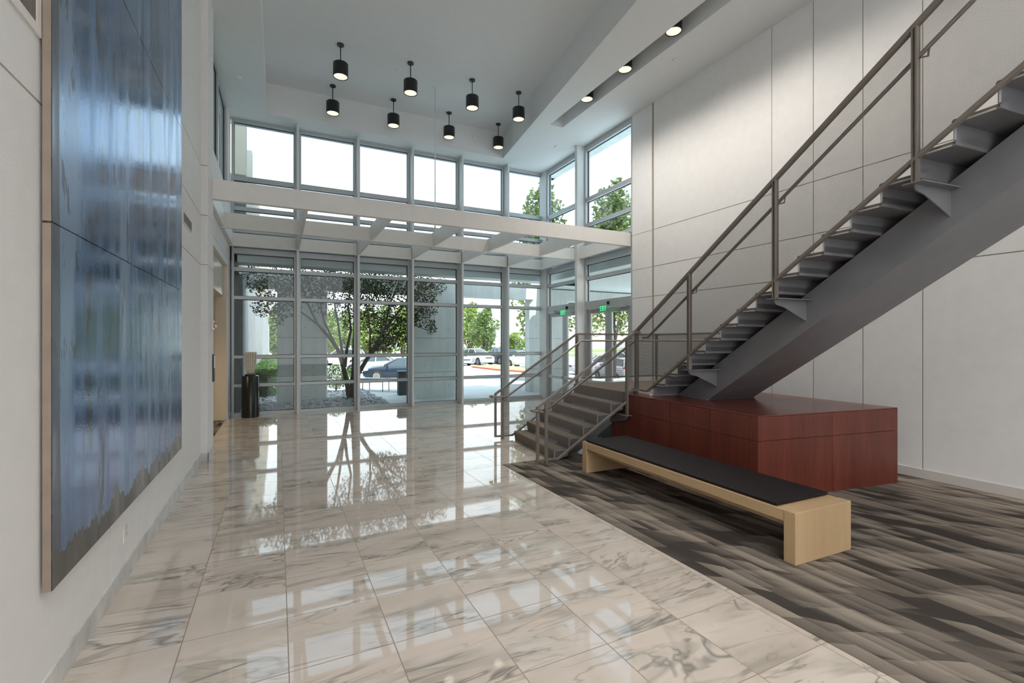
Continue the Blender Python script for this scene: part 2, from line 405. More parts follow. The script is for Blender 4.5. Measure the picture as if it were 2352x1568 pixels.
def mat_leaf(name, c1, c2, c3, trans=.35):
    m, nt, out = new_mat(name)
    n = noise_n(nt, objc(nt), 1.7, 2); n2 = noise_n(nt, objc(nt), 23, 1)
    a = math_n(nt, 'ADD', math_n(nt, 'MULTIPLY', n.outputs[0], .55), math_n(nt, 'MULTIPLY', n2.outputs[0], .45))
    c = ramp(nt, a, [(.35, c1), (.5, c2), (.66, c3)])
    b = nt.nodes.new('ShaderNodeBsdfDiffuse'); L(nt, c, b.inputs[0])
    t = nt.nodes.new('ShaderNodeBsdfTranslucent'); L(nt, c, t.inputs[0])
    mx = nt.nodes.new('ShaderNodeMixShader'); mx.inputs[0].default_value = trans; L(nt, b.outputs[0], mx.inputs[1]); L(nt, t.outputs[0], mx.inputs[2]); L(nt, mx.outputs[0], out.inputs[0]); return m
M['leafmyrtle'] = mat_leaf('myrtle_leaf', (.022, .040, .014), (.045, .075, .024), (.11, .08, .03), .45)
M['leafoak'] = mat_leaf('oak_leaf', (.11, .16, .06), (.17, .24, .09), (.25, .31, .12))
M['leafmag'] = mat_leaf('magnolia_leaf', (.11, .16, .05), (.24, .29, .10), (.46, .44, .20))
M['leafhedge'] = mat_leaf('hedge_leaf', (.05, .09, .03), (.09, .16, .05), (.16, .25, .08))
M['leafyellow'] = mat_leaf('shrub_leaf', (.13, .20, .05), (.22, .30, .08), (.33, .38, .12))
M['lawn'] = simple('lawn', (.28, .36, .12), .95, var=.25, scale=3)

# ------------------------------------------------------------------ room shell
XL, XR, ZC, ZT = -1.13, 8.30, 7.86, 8.66
YB = -7.0
def grooved(name, mat_panel, axis_x, face, sign, y_cuts, z_cuts, thick=.25, gap=.013, gd=.012, kind='structure'):
    """wall of panels on plane x=face, room on the side `sign`, split at y_cuts / z_cuts with sealed joints"""
    back = MB(); back.box(min(face - sign * gd, face - sign * thick), max(face - sign * gd, face - sign * thick), y_cuts[0], y_cuts[-1], z_cuts[0], z_cuts[-1])
    pan = MB()
    for i in range(len(y_cuts) - 1):
        for j in range(len(z_cuts) - 1):
            a0 = y_cuts[i] + (gap / 2 if i else 0); a1 = y_cuts[i + 1] - (gap / 2 if i < len(y_cuts) - 2 else 0)
            b0 = z_cuts[j] + (gap / 2 if j else 0); b1 = z_cuts[j + 1] - (gap / 2 if j < len(z_cuts) - 2 else 0)
            pan.box(min(face, face - sign * (gd + .002)), max(face, face - sign * (gd + .002)), a0, a1, b0, b1)
    w = pan.build(name, mat_panel, None, kind=kind)
    bk = back.build('joint_sealant', M['joint'], w)
    return w

# floors
MB().box(-1.5, 3.215, YB, 6.87, -.10, 0).box(-1.5, 8.7, 6.87, 14.62, -.10, 0).build('floor', M['marble'], kind='structure')
MB().box(3.215, 8.5, YB, 6.87, -.10, .004).build('floor_carpet', M['carpet'], kind='structure')
MB().box(-4.6, -1.19, 10.0, 14.0, -.09, .006).build('floor_corridor', M['carpet'], kind='structure')

# ceiling: soffit with a raised tray and a lamp slot
c = MB()
tray = [(-.27, 2.0), (5.02, 2.0), (6.49, 13.8), (-.27, 13.8)]
slot = (6.63, 7.03, -3.0, 11.1)
def flat(poly, z): c.add([(p[0], p[1], z) for p in poly], [tuple(range(len(poly)))])
flat([(-1.6, YB), (slot[0], YB), (slot[0], 2.0), (-1.6, 2.0)], ZC)
flat([(-1.6, 2.0), (-.27, 2.0), (-.27, 13.8), (-1.6, 13.8)], ZC)
flat([(-1.6, 13.8), (6.49, 13.8), (slot[0], 13.8), (slot[0], 14.7), (-1.6, 14.7)], ZC)
flat([(5.02, 2.0), (slot[0], 2.0), (slot[0], 13.8), (6.49, 13.8)], ZC)
flat([(slot[0], slot[3]), (slot[1], slot[3]), (slot[1], 14.7), (slot[0], 14.7)], ZC)
flat([(slot[0], YB), (slot[1], YB), (slot[1], slot[2]), (slot[0], slot[2])], ZC)
flat([(slot[1], YB), (8.7, YB), (8.7, 14.7), (slot[1], 14.7)], ZC)
def up(poly, z0, z1):
    n = len(poly)
    for i in range(n):
        a, b = poly[i], poly[(i + 1) % n]
        c.add([(a[0], a[1], z0), (b[0], b[1], z0), (b[0], b[1], z1), (a[0], a[1], z1)], [(0, 1, 2, 3)])
    c.add([(p[0], p[1], z1) for p in poly], [tuple(range(n))])
up(tray, ZC, ZT)
up([(slot[0], slot[2]), (slot[1], slot[2]), (slot[1], slot[3]), (slot[0], slot[3])], ZC, ZC + .65)
# roof above, so no sky light leaks in; rear overhang added to block sun
c.box(-2.0, 9.0, YB - 6.5, 14.9, 9.0, 9.2)
c.build('ceiling', M['ceiling'], kind='structure', fix=False)
MB().box(-2.0, -1.6, YB - .4, 14.9, ZC, 9.0).box(8.7, 9.0, YB - .4, 14.9, ZC, 9.0).box(-2, 9, 14.7, 14.9, ZC, 9.0).box(-2, 9, YB - .4, YB, ZC, 9.0).build('trim_1', M['concrete'], kind='structure')

# left wall
ys = [YB, -1.1, .55, 2.15, 4.54, 5.335, 6.13, 6.93, 9.2]
grooved('wall_left', M['wall'], True, XL, 1, ys, [0, 3.225, 4.035, 4.85, ZC])
# pilaster on the left wall
p = MB()
for z0, z1 in ((0, 3.22), (3.23, 4.03), (4.04, 4.845), (4.855, ZC)): p.box(XL - .25, -1.03, 9.2, 9.95, z0, z1)
pw = p.build('trim_2', M['wall'], kind='structure', bevel=.004)
MB().box(XL - .25, -1.036, 9.206, 9.944, 0, ZC).build('joint_sealant', M['joint'], pw)
# rest of the left wall with corridor opening, header, upper window
w = MB()
xi = -1.5
w.box(xi, XL, 9.95, 10.3, 0, 4.035)
w.box(xi, XL, 13.9, 14.62, 0, 3.22); w.box(xi, XL, 13.9, 14.62, 3.23, 4.45)
w.box(xi, XL, 10.3, 13.9, 3.86, 4.035); w.box(xi, XL, 9.95, 13.9, 4.045, 5.72); w.box(xi, XL, 13.9, 14.62, 4.46, 5.72)
w.box(xi, XL, 9.95, 10.3, 5.72, ZC); w.box(xi, XL, 13.9, 14.62, 5.72, ZC)
w.build('wall_left_end', M['wall'], kind='structure')
MB().box(-1.42, -1.215, 10.3, 13.9, 3.1, 3.86).build('trim_3', M['headpanel'], kind='structure')
# corridor beyond the opening
k = MB()
k.box(-4.6, -1.30, 13.86, 14.05, 0, 3.3); k.box(-4.6, -1.3, 10.1, 10.3, 0, 3.3); k.box(-4.8, -4.6, 10.1, 14.05, 0, 3.3); k.box(-4.6, -1.42, 10.1, 14.05, 3.1, 3.3)
k.build('wall_corridor', M['warmwall'], kind='structure')
MB().box(-1.40, -1.16, 13.84, 13.9, 0, 3.86).build('trim_4', M['warmwall'], kind='structure')
MB().box(-4.6, -1.17, 13.82, 13.845, .006, .16).build('baseboard_corridor', M['warmwall'], kind='structure')

# baseboards
b = MB(); y = YB
while y < 9.19:
    y1 = min(y + .62, 9.2); b.box(XL, XL + .014, y + .001, y1 - .001, 0, .145); y = y1
b.build('baseboard_left', M['stonebase'], kind='structure')
MB().box(-1.13, -1.02, 9.185, 9.2, 0, .14).box(-1.03, -1.016, 9.185, 9.95, 0, .14).box(XL, XL + .012, 9.95, 10.3, 0, .14).box(XL, XL + .012, 13.9, 14.4, 0, .14).build('baseboard_pilaster', M['stonebase'], kind='structure')
MB().box(XR - .014, XR, YB, 6.9, .004, .135).build('baseboard_right', M['basepaint'], kind='structure')

# right wall
grooved('wall_right', M['wall'], True, XR, -1, [YB, -3.3, -1.75, -.2, 1.35, 2.12, 3.50, 4.275, 5.05, 5.82, 8.93], [0, 3.09, 3.82, 4.73, ZC], gap=.014)
p = MB()
for z0, z1 in ((0, 3.085), (3.095, 3.815), (3.825, 4.725), (4.735, ZC)): p.box(XR, XR + .3, 9.0, 9.72, z0, z1)
pw = p.build('wall_right_end', M['wall'], kind='structure')
MB().box(XR + .02, XR + .3, 8.93, 9.715, 0, ZC).build('joint_sealant', M['joint'], pw)
# back wall behind the camera; unglazed opening added to let daylight in
MB().box(-1.6, 8.7, YB - .3, YB, 0, .4).box(-1.6, 8.7, YB - .3, YB, 7.4, ZC + .2).box(-1.6, -.6, YB - .3, YB, .4, 7.4).box(4.2, 8.7, YB - .3, YB, .4, 7.4).build('wall_back', M['wall'], kind='structure')

# ------------------------------------------------------------------ window wall
YG = 14.55
mx = [-1.09, .49, 2.08, 3.66, 5.25, 6.86, 8.42]
ROWS = [(0, .08), (.76, .84), (1.52, 1.60), (3.09, 3.18), (3.84, 3.94), (4.30, 4.45), (4.86, 4.96), (5.45, 5.55), (6.24, 6.36), (7.78, 7.90)]
def window(idx, a0, a1, fixed, along, rows, upper_from=4.45, gl=('glass', 'glassup')):
    """frame + glass between a0..a1; along 'x' (plane y=fixed) or 'y' (plane x=fixed)"""
    t = thing('window_%d' % idx, ((a0 + a1) / 2, fixed, 0) if along == 'x' else (fixed, (a0 + a1) / 2, 0), kind='structure')
    fr = MB(); gk = MB(); s = -1
    def bx(m, u0, u1, d0, d1, z0, z1):
        if along == 'x': m.box(u0, u1, fixed + d0, fixed + d1, z0, z1)
        else: m.box(fixed + d0, fixed + d1, u0, u1, z0, z1)
    zt = rows[-1][1]; zb = rows[0][0]
    for u0, u1 in ((a0, a0 + .055), (a1 - .055, a1)): bx(fr, u0, u1, -.10, .05, zb, zt)
    for z0, z1 in rows: bx(fr, a0 + .055, a1 - .055, -.09, .05, z0, z1)
    g1 = MB(); g2 = MB()
    for (p0, p1), (q0, q1) in zip(rows[:-1], rows[1:]):
        bx(gk, a0 + .055, a1 - .055, -.02, .015, p1, p1 + .012); bx(gk, a0 + .055, a1 - .055, -.02, .015, q0 - .014, q0)
        bx(gk, a0 + .055, a0 + .067, -.02, .015, p1, q0); bx(gk, a1 - .067, a1 - .055, -.02, .015, p1, q0)
        g = g1 if p1 < upper_from else g2
        if along == 'x': g.add([(a0 + .055, fixed, p1), (a1 - .055, fixed, p1), (a1 - .055, fixed, q0), (a0 + .055, fixed, q0)], [(0, 1, 2, 3)])
        else: g.add([(fixed, a0 + .055, p1), (fixed, a1 - .055, p1), (fixed, a1 - .055, q0), (fixed, a0 + .055, q0)], [(0, 1, 2, 3)])
    fr.build('frame', M['alu'], t); gk.build('gasket', M['alud'], t)
    g1.build('lower_glass', M[gl[0]], t); g2.build('upper_glass', M[gl[1]], t)
    return t
for i in range(6):
    window(i + 1, mx[i] + (.03 if i else 0), mx[i + 1] - .03, YG, 'x', ROWS)
fin_n = 5
def fin(x0, x1, y0, y1, z0=0, z1=ZC):
    global fin_n
    o = MB().box(x0, x1, y0, y1, z0, z1).build('trim_%d' % fin_n, M['fin'], kind='structure', bevel=.004); fin_n += 1; return o
for x in mx[1:6]: fin(x - .03, x + .03, 14.15, 14.58)
fin(8.29, 8.45, 14.15, 14.6)
fin(8.05, 8.40, 11.90, 12.02)
XG = 8.42
rowsR = [(3.05, 3.17), (3.82, 3.92), (4.28, 4.45), (4.86, 4.96), (5.42, 5.52), (6.17, 6.29), (7.70, 7.86)]
window(7, 12.02, 14.15, XG, 'y', rowsR)
window(8, 9.74, 11.90, XG, 'y', rowsR)
# dark upper window in the left wall
window(9, 10.3, 12.15, -1.215, 'y', [(5.72, 5.78), (7.80, 7.86)], gl=('glassdark', 'glassdark'))
window(10, 12.15, 13.9, -1.215, 'y', [(5.72, 5.78), (7.80, 7.86)], gl=('glassdark', 'glassdark'))

# doors in the right glazing
def exit_door(idx, y0, y1):
    t = thing('door_%d' % idx, (XG, (y0 + y1) / 2, 0), kind='structure')
    f = MB(); f.box(XG - .09, XG + .06, y0, y0 + .09, 0, 3.05); f.box(XG - .09, XG + .06, y1 - .09, y1, 0, 3.05); f.box(XG - .09, XG + .06, y0 + .09, y1 - .09, 2.95, 3.05)
    f.build('frame', M['alu'], t)
    mid = (y0 + y1) / 2
    for a0, a1, s in ((y0 + .10, mid - .01, 1), (mid + .01, y1 - .10, -1)):
        lf = MB(); st = .14
        lf.box(XG - .04, XG + .01, a0, a0 + st, .01, 2.94); lf.box(XG - .04, XG + .01, a1 - st, a1, .01, 2.94)
        lf.box(XG - .04, XG + .01, a0 + st, a1 - st, .01, .28); lf.box(XG - .04, XG + .01, a0 + st, a1 - st, 2.80, 2.94)
        leaf = lf.build('door_leaf', M['alu'], t)
        MB().add([(XG - .015, a0 + st, .28), (XG - .015, a1 - st, .28), (XG - .015, a1 - st, 2.80), (XG - .015, a0 + st, 2.80)], [(0, 1, 2, 3)]).build('glass', M['glass'], leaf)
        MB().box(XG - .12, XG - .08, a0 + .05, a1 - .05, .76, .83).box(XG - .09, XG - .04, a0 + .05, a0 + .11, .74, .85).box(XG - .09, XG - .04, a1 - .11, a1 - .05, .74, .85).build('push_bar', M['fin'], leaf)
        cy = a0 + .32 if s > 0 else a1 - .32
        MB().box(XG - .17, XG - .09, cy - .17, cy + .17, 2.90, 3.00).bar((XG - .13, cy, 2.89), (XG - .10, cy + s * .35, 2.86), .03, .02).build('door_closer', M['alu'], t)
exit_door(1, 12.02, 14.15)
exit_door(2, 9.74, 11.90)

# ------------------------------------------------------------------ white trellis of beams
tr = thing('trellis', (3.5, 12, 4.46), 'white painted trellis of beams hung across the lobby before the glazing', 'trellis')
Z0, Z1 = 4.47, 4.82
MB().box(-1.03, XR, 9.78, 9.90, Z0, Z1).build('beam', M['trellis'], tr, bevel=.004)
MB().box(-1.13, 8.05, 12.05, 12.15, Z0 - .02, Z1 - .03).build('beam', M['trellis'], tr, bevel=.004)
MB().box(-1.13, 8.25, 14.20, 14.32, Z0 - .02, Z1 - .03).build('beam', M['trellis'], tr, bevel=.004)
MB().box(8.12, 8.24, 9.90, 14.20, Z0 - .02, Z1 - .03).build('beam', M['trellis'], tr, bevel=.004)
for x in mx[1:6]:
    MB().box(x - .03, x + .03, 9.90, 14.20, Z0 - .005, Z1 - .005).build('cross_beam', M['trellis'], tr, bevel=.003)
MB().box(-1.13, -1.05, 9.95, 14.2, Z0, Z1).build('wall_plate', M['trellis'], tr, bevel=.003)
hr = MB().tube([(3.72, 12.12, Z1 + .12), (3.72, 12.12, ZT - .02)], .013, 8).build('hanger_rod', M['fin'], tr)
MB().lathe(3.72, 12.12, [(.05, ZT - .025), (.05, ZT)], 20).build('ceiling_rose', M['plastic'], hr)
MB().lathe(3.72, 12.12, [(.012, Z1 - .03), (.02, Z1), (.035, Z1 + .04), (.035, Z1 + .11), (.02, Z1 + .16), (.012, Z1 + .24)], 14).build('turnbuckle', M['steelp'], hr)

# ------------------------------------------------------------------ lamps
def spot(loc, power, size=1.7, blend=.8, col=(1, .90, .78), aim=None, rad=.15):
    l = bpy.data.lights.new('spot', 'SPOT'); l.energy = power; l.spot_size = size; l.spot_blend = blend; l.color = col; l.shadow_soft_size = rad
    o = bpy.data.objects.new('spot', l); COL.objects.link(o); o.location = loc
    if aim is not None:
        o.rotation_euler = (Vector(aim) - Vector(loc)).to_track_quat('-Z', 'Y').to_euler()
    return o
def cyl_lamp(name, x, y, ztop, zrod, r, h, label, group, cat='pendant light'):
    t = thing(name, (x, y, ztop - zrod - h), label, cat, group)
    zt = ztop - zrod; zb = zt - h
    if zrod > .1:
        MB().lathe(x, y, [(.075, ztop - .03), (.075, ztop)], 24).build('canopy', M['black'], t)
        MB().tube([(x, y, zt), (x, y, ztop - .03)], .011, 8).build('rod', M['black'], t)
    sh = MB().lathe(x, y, [(r, zb), (r, zt - .01), (r - .01, zt), (.0, zt)], 36, cap=False)
    sh.lathe(x, y, [(r, zb), (r - .018, zb), (r - .018, zb + .01)], 36, cap=False)
    sh.build('lamp_shade', M['black'], t)
    MB().lathe(x, y, [(r - .018, zb + .01), (r - .05, zb + h * .45), (.05, zb + h * .62), (.0, zb + h * .62)], 36, cap=False).build('reflector', M['lampglow'], t)
    return t
near = [(1.27, 11.3), (2.86, 11.3), (4.46, 11.33), (5.80, 11.35)]
far = [(1.29, 13.2), (2.87, 13.22), (4.49, 13.25), (6.08, 13.27)]
nl = ['first', 'second', 'third', 'fourth']
first = None
for row, pts, rn in (('nearer', near, 'away from the windows'), ('farther', far, 'beside the windows')):
    for i, (x, y) in enumerate(pts):
        lab = 'black cylinder pendant in the row %s, %s from the blue painting' % (rn, nl[i])
        if first is None:
            first = cyl_lamp('pendant_light', x, y, ZT, .43, .163, .30, lab, 'black cylinder pendants in the ceiling tray')
            t = first; fx, fy = x, y
        else:
            t = copy_tree(first, None, lab); t.location = (x, y, first.location.z)
        spot((x, y, ZT - .70), 4.5, 2.3, 1.0, (1, .96, .91))
sl = ['black recessed spotlight in the ceiling slot, the one next to the slot end', 'black recessed spotlight in the ceiling slot, second from the slot end', 'black recessed spotlight in the ceiling slot, third from the slot end']
for i, y in enumerate((9.62, 8.20, 6.78)):
    if i == 0: s0 = cyl_lamp('recessed_spotlight', 6.80, y, ZC + .62, .06, .155, .52, sl[0], 'spotlights in the ceiling slot', 'ceiling spotlight'); t = s0
    else:
        t = copy_tree(s0, None, sl[i]); t.location = (6.80, y, s0.location.z)
for i in range(9):
    y = 9.62 - 1.42 * i
    spot((6.80, y, ZC - .06), 105 if i < 4 else 45, 2.35, 1.0, (1, .93, .85), (7.3, y, 0), .2)
# sprinkler heads and detectors
def disc(name, x, y, z, label, r=.055):
    o = MB().lathe(x, y, [(r * .6, z - .028), (r, z - .018), (r, z)], 20).build(name, M['plastic']); setp(o, label, 'ceiling sprinkler', 'flush sprinkler plates on the ceiling')
disc('ceiling_sprinkler', -.77, 12.2, ZC, 'flush white sprinkler plate on the soffit above the black pedestal')
disc('ceiling_sprinkler', 7.56, 12.28, ZC, 'flush white sprinkler plate on the soffit above the exit doors')
disc('ceiling_sprinkler', 7.45, 7.4, ZC, 'flush white sprinkler plate beside the ceiling slot, above the stairs')
disc('ceiling_sprinkler', 2.68, 11.75, ZT, 'flush white sprinkler plate inside the raised ceiling tray among pendants')
o = MB().box(5.45, 5.53, 13.74, 13.8, 8.32, 8.40).tube([(5.49, 13.74, 8.36), (5.49, 13.68, 8.35)], .015, 8).build('motion_sensor', M['plastic']); setp(o, 'tiny white sensor on the upright face of the ceiling tray', 'sensor')

# ------------------------------------------------------------------ blue painting
pt = thing('abstract_painting', (-1.08, 5.26, .63), 'huge glossy blue abstract panel painting with grey edges on the white wall', 'painting')
pys = [3.36, 5.27, 7.17]; pzs = [.63, 2.60, 4.62, 6.64]
MB().box(XL + .02, -1.092, 3.38, 7.15, .65, 6.62).build('backing', M['canvas_edge'], pt)
MB().box(XL + .012, -1.083, 3.352, 3.358, .63, 2.592).box(XL + .012, -1.083, 3.352, 3.358, 2.604, 4.612).box(XL + .012, -1.083, 3.352, 3.358, 4.624, 6.64).build('stretcher_side', M['canvas_edge'], pt)
g = .0035
for j in range(3):
    if j == 0: MB().box(-1.092, -1.08, pys[0], pys[2], pzs[0], pzs[1] - g).build('painted_panel', M['painting'], pt)
    else:
        for i in range(2):
            MB().box(-1.092, -1.08, pys[i] + (g if i else 0), pys[i + 1] - (0 if i else g * .4), pzs[j] + g, pzs[j + 1] - (g if j < 2 else 0)).build('painted_panel', M['painting'], pt)
# air vents, outlet, alarm, directory
def vent(y0, y1, z0, z1, label, n, sub=.03, vert=True):
    t = thing('wall_vent', (XL, (y0 + y1) / 2, z0), label, 'air vent')
    f = MB(); f.box(XL, XL + .012, y0, y1, z0, z0 + sub).box(XL, XL + .012, y0, y1, z1 - sub, z1).box(XL, XL + .012, y0, y0 + sub, z0 + sub, z1 - sub).box(XL, XL + .012, y1 - sub, y1, z0 + sub, z1 - sub)
    f.build('frame', M['plastic'], t)
    MB().box(XL, XL + .002, y0 + sub, y1 - sub, z0 + sub, z1 - sub).build('duct_backing', M['alud'], t)
    s = MB(); d = (y1 - y0 - 2 * sub) / n
    for i in range(n): s.bar((XL + .007, y0 + sub + d * (i + .5), z0 + sub), (XL + .007, y0 + sub + d * (i + .5), z1 - sub), .004, d * .45, (0, 1, 0))
    s.build('slats', M['steelr'], t)
vent(2.35, 3.345, 3.56, 4.0, 'white framed slatted air vent on the wall beside the blue painting', 40, .05)
vent(7.55, 8.25, 3.55, 3.70, 'narrow slatted air vent behind the far edge of the blue painting', 22, .012)
t = thing('wall_outlet', (XL, 4.93, .32), 'white electrical outlet plate low under the blue painting', 'outlet')
MB().box(XL, XL + .008, 4.86, 4.98, .32, .49).build('cover_plate', M['plastic'], t, bevel=.003)
for z in (.355, .415): MB().box(XL + .008, XL + .011, 4.895, 4.945, z, z + .045).build('socket', M['basepaint'], t)
t = thing('fire_alarm', (-1.03, 9.7, 2.17), 'small red and white fire alarm strobe on the pilaster', 'fire alarm')
MB().box(-1.03, -.995, 9.62, 9.80, 2.17, 2.33).build('alarm_base', M['plastic'], t, bevel=.006)
MB().box(-.995, -.985, 9.64, 9.70, 2.2, 2.30).build('red_panel', M['red'], t)
MB().lathe(-.985, 9.755, [(.03, 2.21), (.035, 2.24), (.02, 2.26)], 14).build('strobe_lens', M['lamp'], t)
t = thing('directory_board', (-1.02, 9.86, 1.26), 'thin framed notice board mounted beside the corridor opening', 'notice board')
MB().box(-1.03, -1.005, 9.78, 9.93, 1.26, 1.74).build('board', M['alud'], t, bevel=.004)
MB().box(-1.005, -1.0, 9.79, 9.92, 1.50, 1.72).build('white_sheet', M['plastic'], t)

# ------------------------------------------------------------------ exit signs
def exit_sign(y, label):
    z0 = 2.80; x = XG - .26
    t = thing('exit_sign', (x, y, z0), label, 'exit sign', 'green exit signs over the glass doors')
    MB().box(x - .03, x + .03, y - .19, y + .19, z0 + .20, z0 + .27).box(x - .02, x + .16, y - .05, y + .05, z0 + .27, z0 + .30).build('housing', M['alu'], t, bevel=.004)
    MB().box(x - .034, x + .034, y - .225, y - .19, z0 + .19, z0 + .28).build('end_cap', M['black'], t)
    pane = MB().box(x - .004, x + .004, y - .17, y + .17, z0, z0 + .20).build('sign_pane', M['exitpane'], t)
    def seg(m, u0, v0, u1, v1, w=.017):       # letter strokes, u to the reader's right (= -y), seen from -x
        m.bar((x - .0065, y - u0, z0 + v0), (x - .0065, y - u1, z0 + v1), .003, w, (0, 1, 0) if abs(u1 - u0) < 1e-6 else (0, 0, 1))
    m = MB(); h0, h1 = .03, .165; hm = (h0 + h1) / 2; q = .011
    E = -.135; seg(m, E, h0, E, h1); [seg(m, E, z, E + .055, z) for z in (h0 + q, hm, h1 - q)]
    m.build('letter_e', M['exitglow'], pane)
    m = MB(); X_ = -.06; seg(m, X_, h0, X_ + .062, h1); seg(m, X_, h1, X_ + .062, h0); m.build('letter_x', M['exitglow'], pane)
    m = MB(); seg(m, .035, h0, .035, h1); m.build('letter_i', M['exitglow'], pane)
    m = MB(); seg(m, .10, h0, .10, h1); seg(m, .062, h1 - q, .138, h1 - q); m.build('letter_t', M['exitglow'], pane)
exit_sign(12.85, 'green exit sign over the double doors beyond the white post')
exit_sign(10.76, 'green exit sign over the double doors next to the white wall')

# ------------------------------------------------------------------ pedestal + sculpture
px_, py_ = -.64, 14.16
t = thing('pedestal', (px_, py_, 0), 'tall black cylindrical pedestal before the window, holding a ribbed sculpture', 'pedestal')
MB().lathe(px_, py_, [(.205, 0), (.205, 1.07), (.20, 1.075), (0, 1.075)], 48, cap=False).build('column', M['blackwood'], t)
t = thing('sculpture', (px_, py_, 1.075), 'cream sculpture of upright curved ribs standing on the black pedestal', 'sculpture')
MB().lathe(px_, py_, [(.13, 1.075), (.13, 1.115), (0, 1.115)], 32, cap=False).build('base', M['black'], t)
for i in range(11):
    u = -1 + 2 * i / 10; m = MB()
    pts = []
    for k in range(9):
        s = k / 8; wd = .075 + .055 * math.sin(s * PI * .62)
        pts.append((px_ + u * wd, py_ - .06 + .06 * u * u + .02 * ((i % 2) * 2 - 1), 1.115 + .58 * s))
    m.tube(pts, .0135, 8, .016); m.build('rib', M['ribs'], t)

# ------------------------------------------------------------------ bench
def rot_pt(x, y, cx, cy, a): return (cx + (x - cx) * math.cos(a) - (y - cy) * math.sin(a), cy + (x - cx) * math.sin(a) + (y - cy) * math.cos(a))
bt = thing('bench', (4.48, 4.28, 0), 'long low maple bench with black pad standing on the carpet before the plinth', 'bench')
BA = -.024
def bbox(x0, x1, y0, y1, z0, z1, name, mat, bev=.004, par=bt):
    q = [rot_pt(px, py, 4.48, 4.28, BA) for px, py in ((x0, y0), (x1, y0), (x1, y1), (x0, y1))]
    return MB().hexa(q, z0, z1).build(name, mat, par, bevel=bev)
bbox(4.085, 4.885, 2.605, 2.715, .006, .465, 'end_panel', M['maple'])
bbox(4.085, 4.885, 5.84, 5.95, .006, .465, 'end_panel', M['maple'])
bbox(4.09, 4.88, 2.715, 5.84, .36, .462, 'seat_board', M['maplel'])
bbox(4.24, 4.30, 2.715, 5.84, .27, .36, 'rail', M['maplel'])
bbox(4.66, 4.72, 2.715, 5.84, .27, .36, 'rail', M['maplel'])
bbox(4.11, 4.865, 2.80, 5.90, .465, .495, 'seat_pad', M['leather'], .012)

# ------------------------------------------------------------------ cherry plinth
pl = thing('plinth', (6.4, 5.4, 0), 'low dark red cherry wood plinth block under the stair flight', 'plinth')
PA, PB_, PK, PL = Vector((5.29, 3.89, 0)), Vector((7.72, 3.54, 0)), Vector((7.92, 7.0, 0)), Vector((5.485, 7.0, 0))
def inset(poly, d):
    n = len(poly); out = []
    for i in range(n):
        p0, p1, p2 = poly[i - 1], poly[i], poly[(i + 1) % n]
        e1 = (p1 - p0).normalized(); e2 = (p2 - p1).normalized()
        n1 = Vector((-e1.y, e1.x, 0)); n2 = Vector((-e2.y, e2.x, 0))
        bis = (n1 + n2).normalized(); out.append(p1 + bis * d / max(.2, bis.dot(n1)))
    return out
poly = [PA, PB_, PK, PL]
core = inset(poly, .02)
MB().hexa([(p.x, p.y) for p in core], .004, 1.02).build('body', M['black'], pl)
zj = .735; gp = .003
def side(p, q, fr):
    d = (q - p); ln = d.length; e = d / ln; nrm = Vector((-e.y, e.x, 0))
    for a, b in zip(fr[:-1], fr[1:]):
        for z0, z1 in ((.006, zj - gp), (zj + gp, 1.032)):
            u0 = p + e * (a * ln + (gp if a > 0 else .001)); u1 = p + e * (b * ln - (gp if b < 1 else .001))
            pan.hexa([(u0.x, u0.y), (u1.x, u1.y), ((u1 + nrm * .018).x, (u1 + nrm * .018).y), ((u0 + nrm * .018).x, (u0 + nrm * .018).y)], z0, z1)
pan = MB(); side(PL, PA, [0, .14, .26, .50, .75, 1.0]); pan.build('side_panels', M['cherry'], pl)
pan = MB(); side(PA, PB_, [0, .5, 1.0]); pan.build('end_panels', M['cherry'], pl)
pan = MB(); side(PB_, PK, [0, .33, .66, 1.0]); pan.build('wall_side_panels', M['cherry'], pl)
MB().hexa([(p.x, p.y) for p in poly], 1.034, 1.05).build('top_board', M['cherrytop'], pl, bevel=.003)

# ------------------------------------------------------------------ staircase
SA = -.096
O = Vector((5.69, 6.515, 0)); U = Vector((math.cos(SA), math.sin(SA), 0)); W = Vector((-math.sin(SA), math.cos(SA), 0))
def S(a, v, z): return O + U * a + W * v + Vector((0, 0, z))
def sbox(m, a0, a1, v0, v1, z0, z1):
    return m.hexa([S(a, v, 0)[:2] for a, v in ((a0, v0), (a1, v0), (a1, v1), (a0, v1))], z0, z1)
def sprism_v(m, prof, v0, v1): return m.prism([S(a, v0, z) for a, z in prof], [S(a, v1, z) for a, z in prof])
def sprism_a(m, prof, a0, a1): return m.prism([S(a0, v, z) for v, z in prof], [S(a1, v, z) for v, z in prof])
st = thing('staircase', O, 'two flight steel staircase with carpeted treads, perforated guards and landing', 'staircase')
RZ, TD, A1 = .18, .272, -1.63
V0, V1 = .05, 1.84
for k in range(1, 6):
    a = A1 + TD * (k - 1); z = RZ * k
    m = MB(); sprism_v(m, [(a + .02, z - RZ + .002), (a + .045, z - RZ + .002), (a + .045, z - .05), (a + TD + .03, z - .05), (a + TD + .03, z), (a + .01, z), (a, z - .015), (a, z - .045)], V0, V1)
    s = m.build('step', M['stepcarpet'], st)
    m = MB(); sprism_v(m, [(a + .012, z - RZ + .01), (a + .032, z - RZ + .01), (a + .032, z - .022), (a + TD, z - .022), (a + TD, z - .006), (a + .012, z - .006)], V0 - .012, V0 - .001)
    m.build('pan_edge', M['steelp'], s)
    m = MB(); sprism_v(m, [(a + .032, z - RZ + .01), (a + TD, z - RZ + .06), (a + TD, z - .022), (a + .032, z - .022)], V0 - .008, V0 - .002)
    m.build('pan_plate', M['steel'], s)
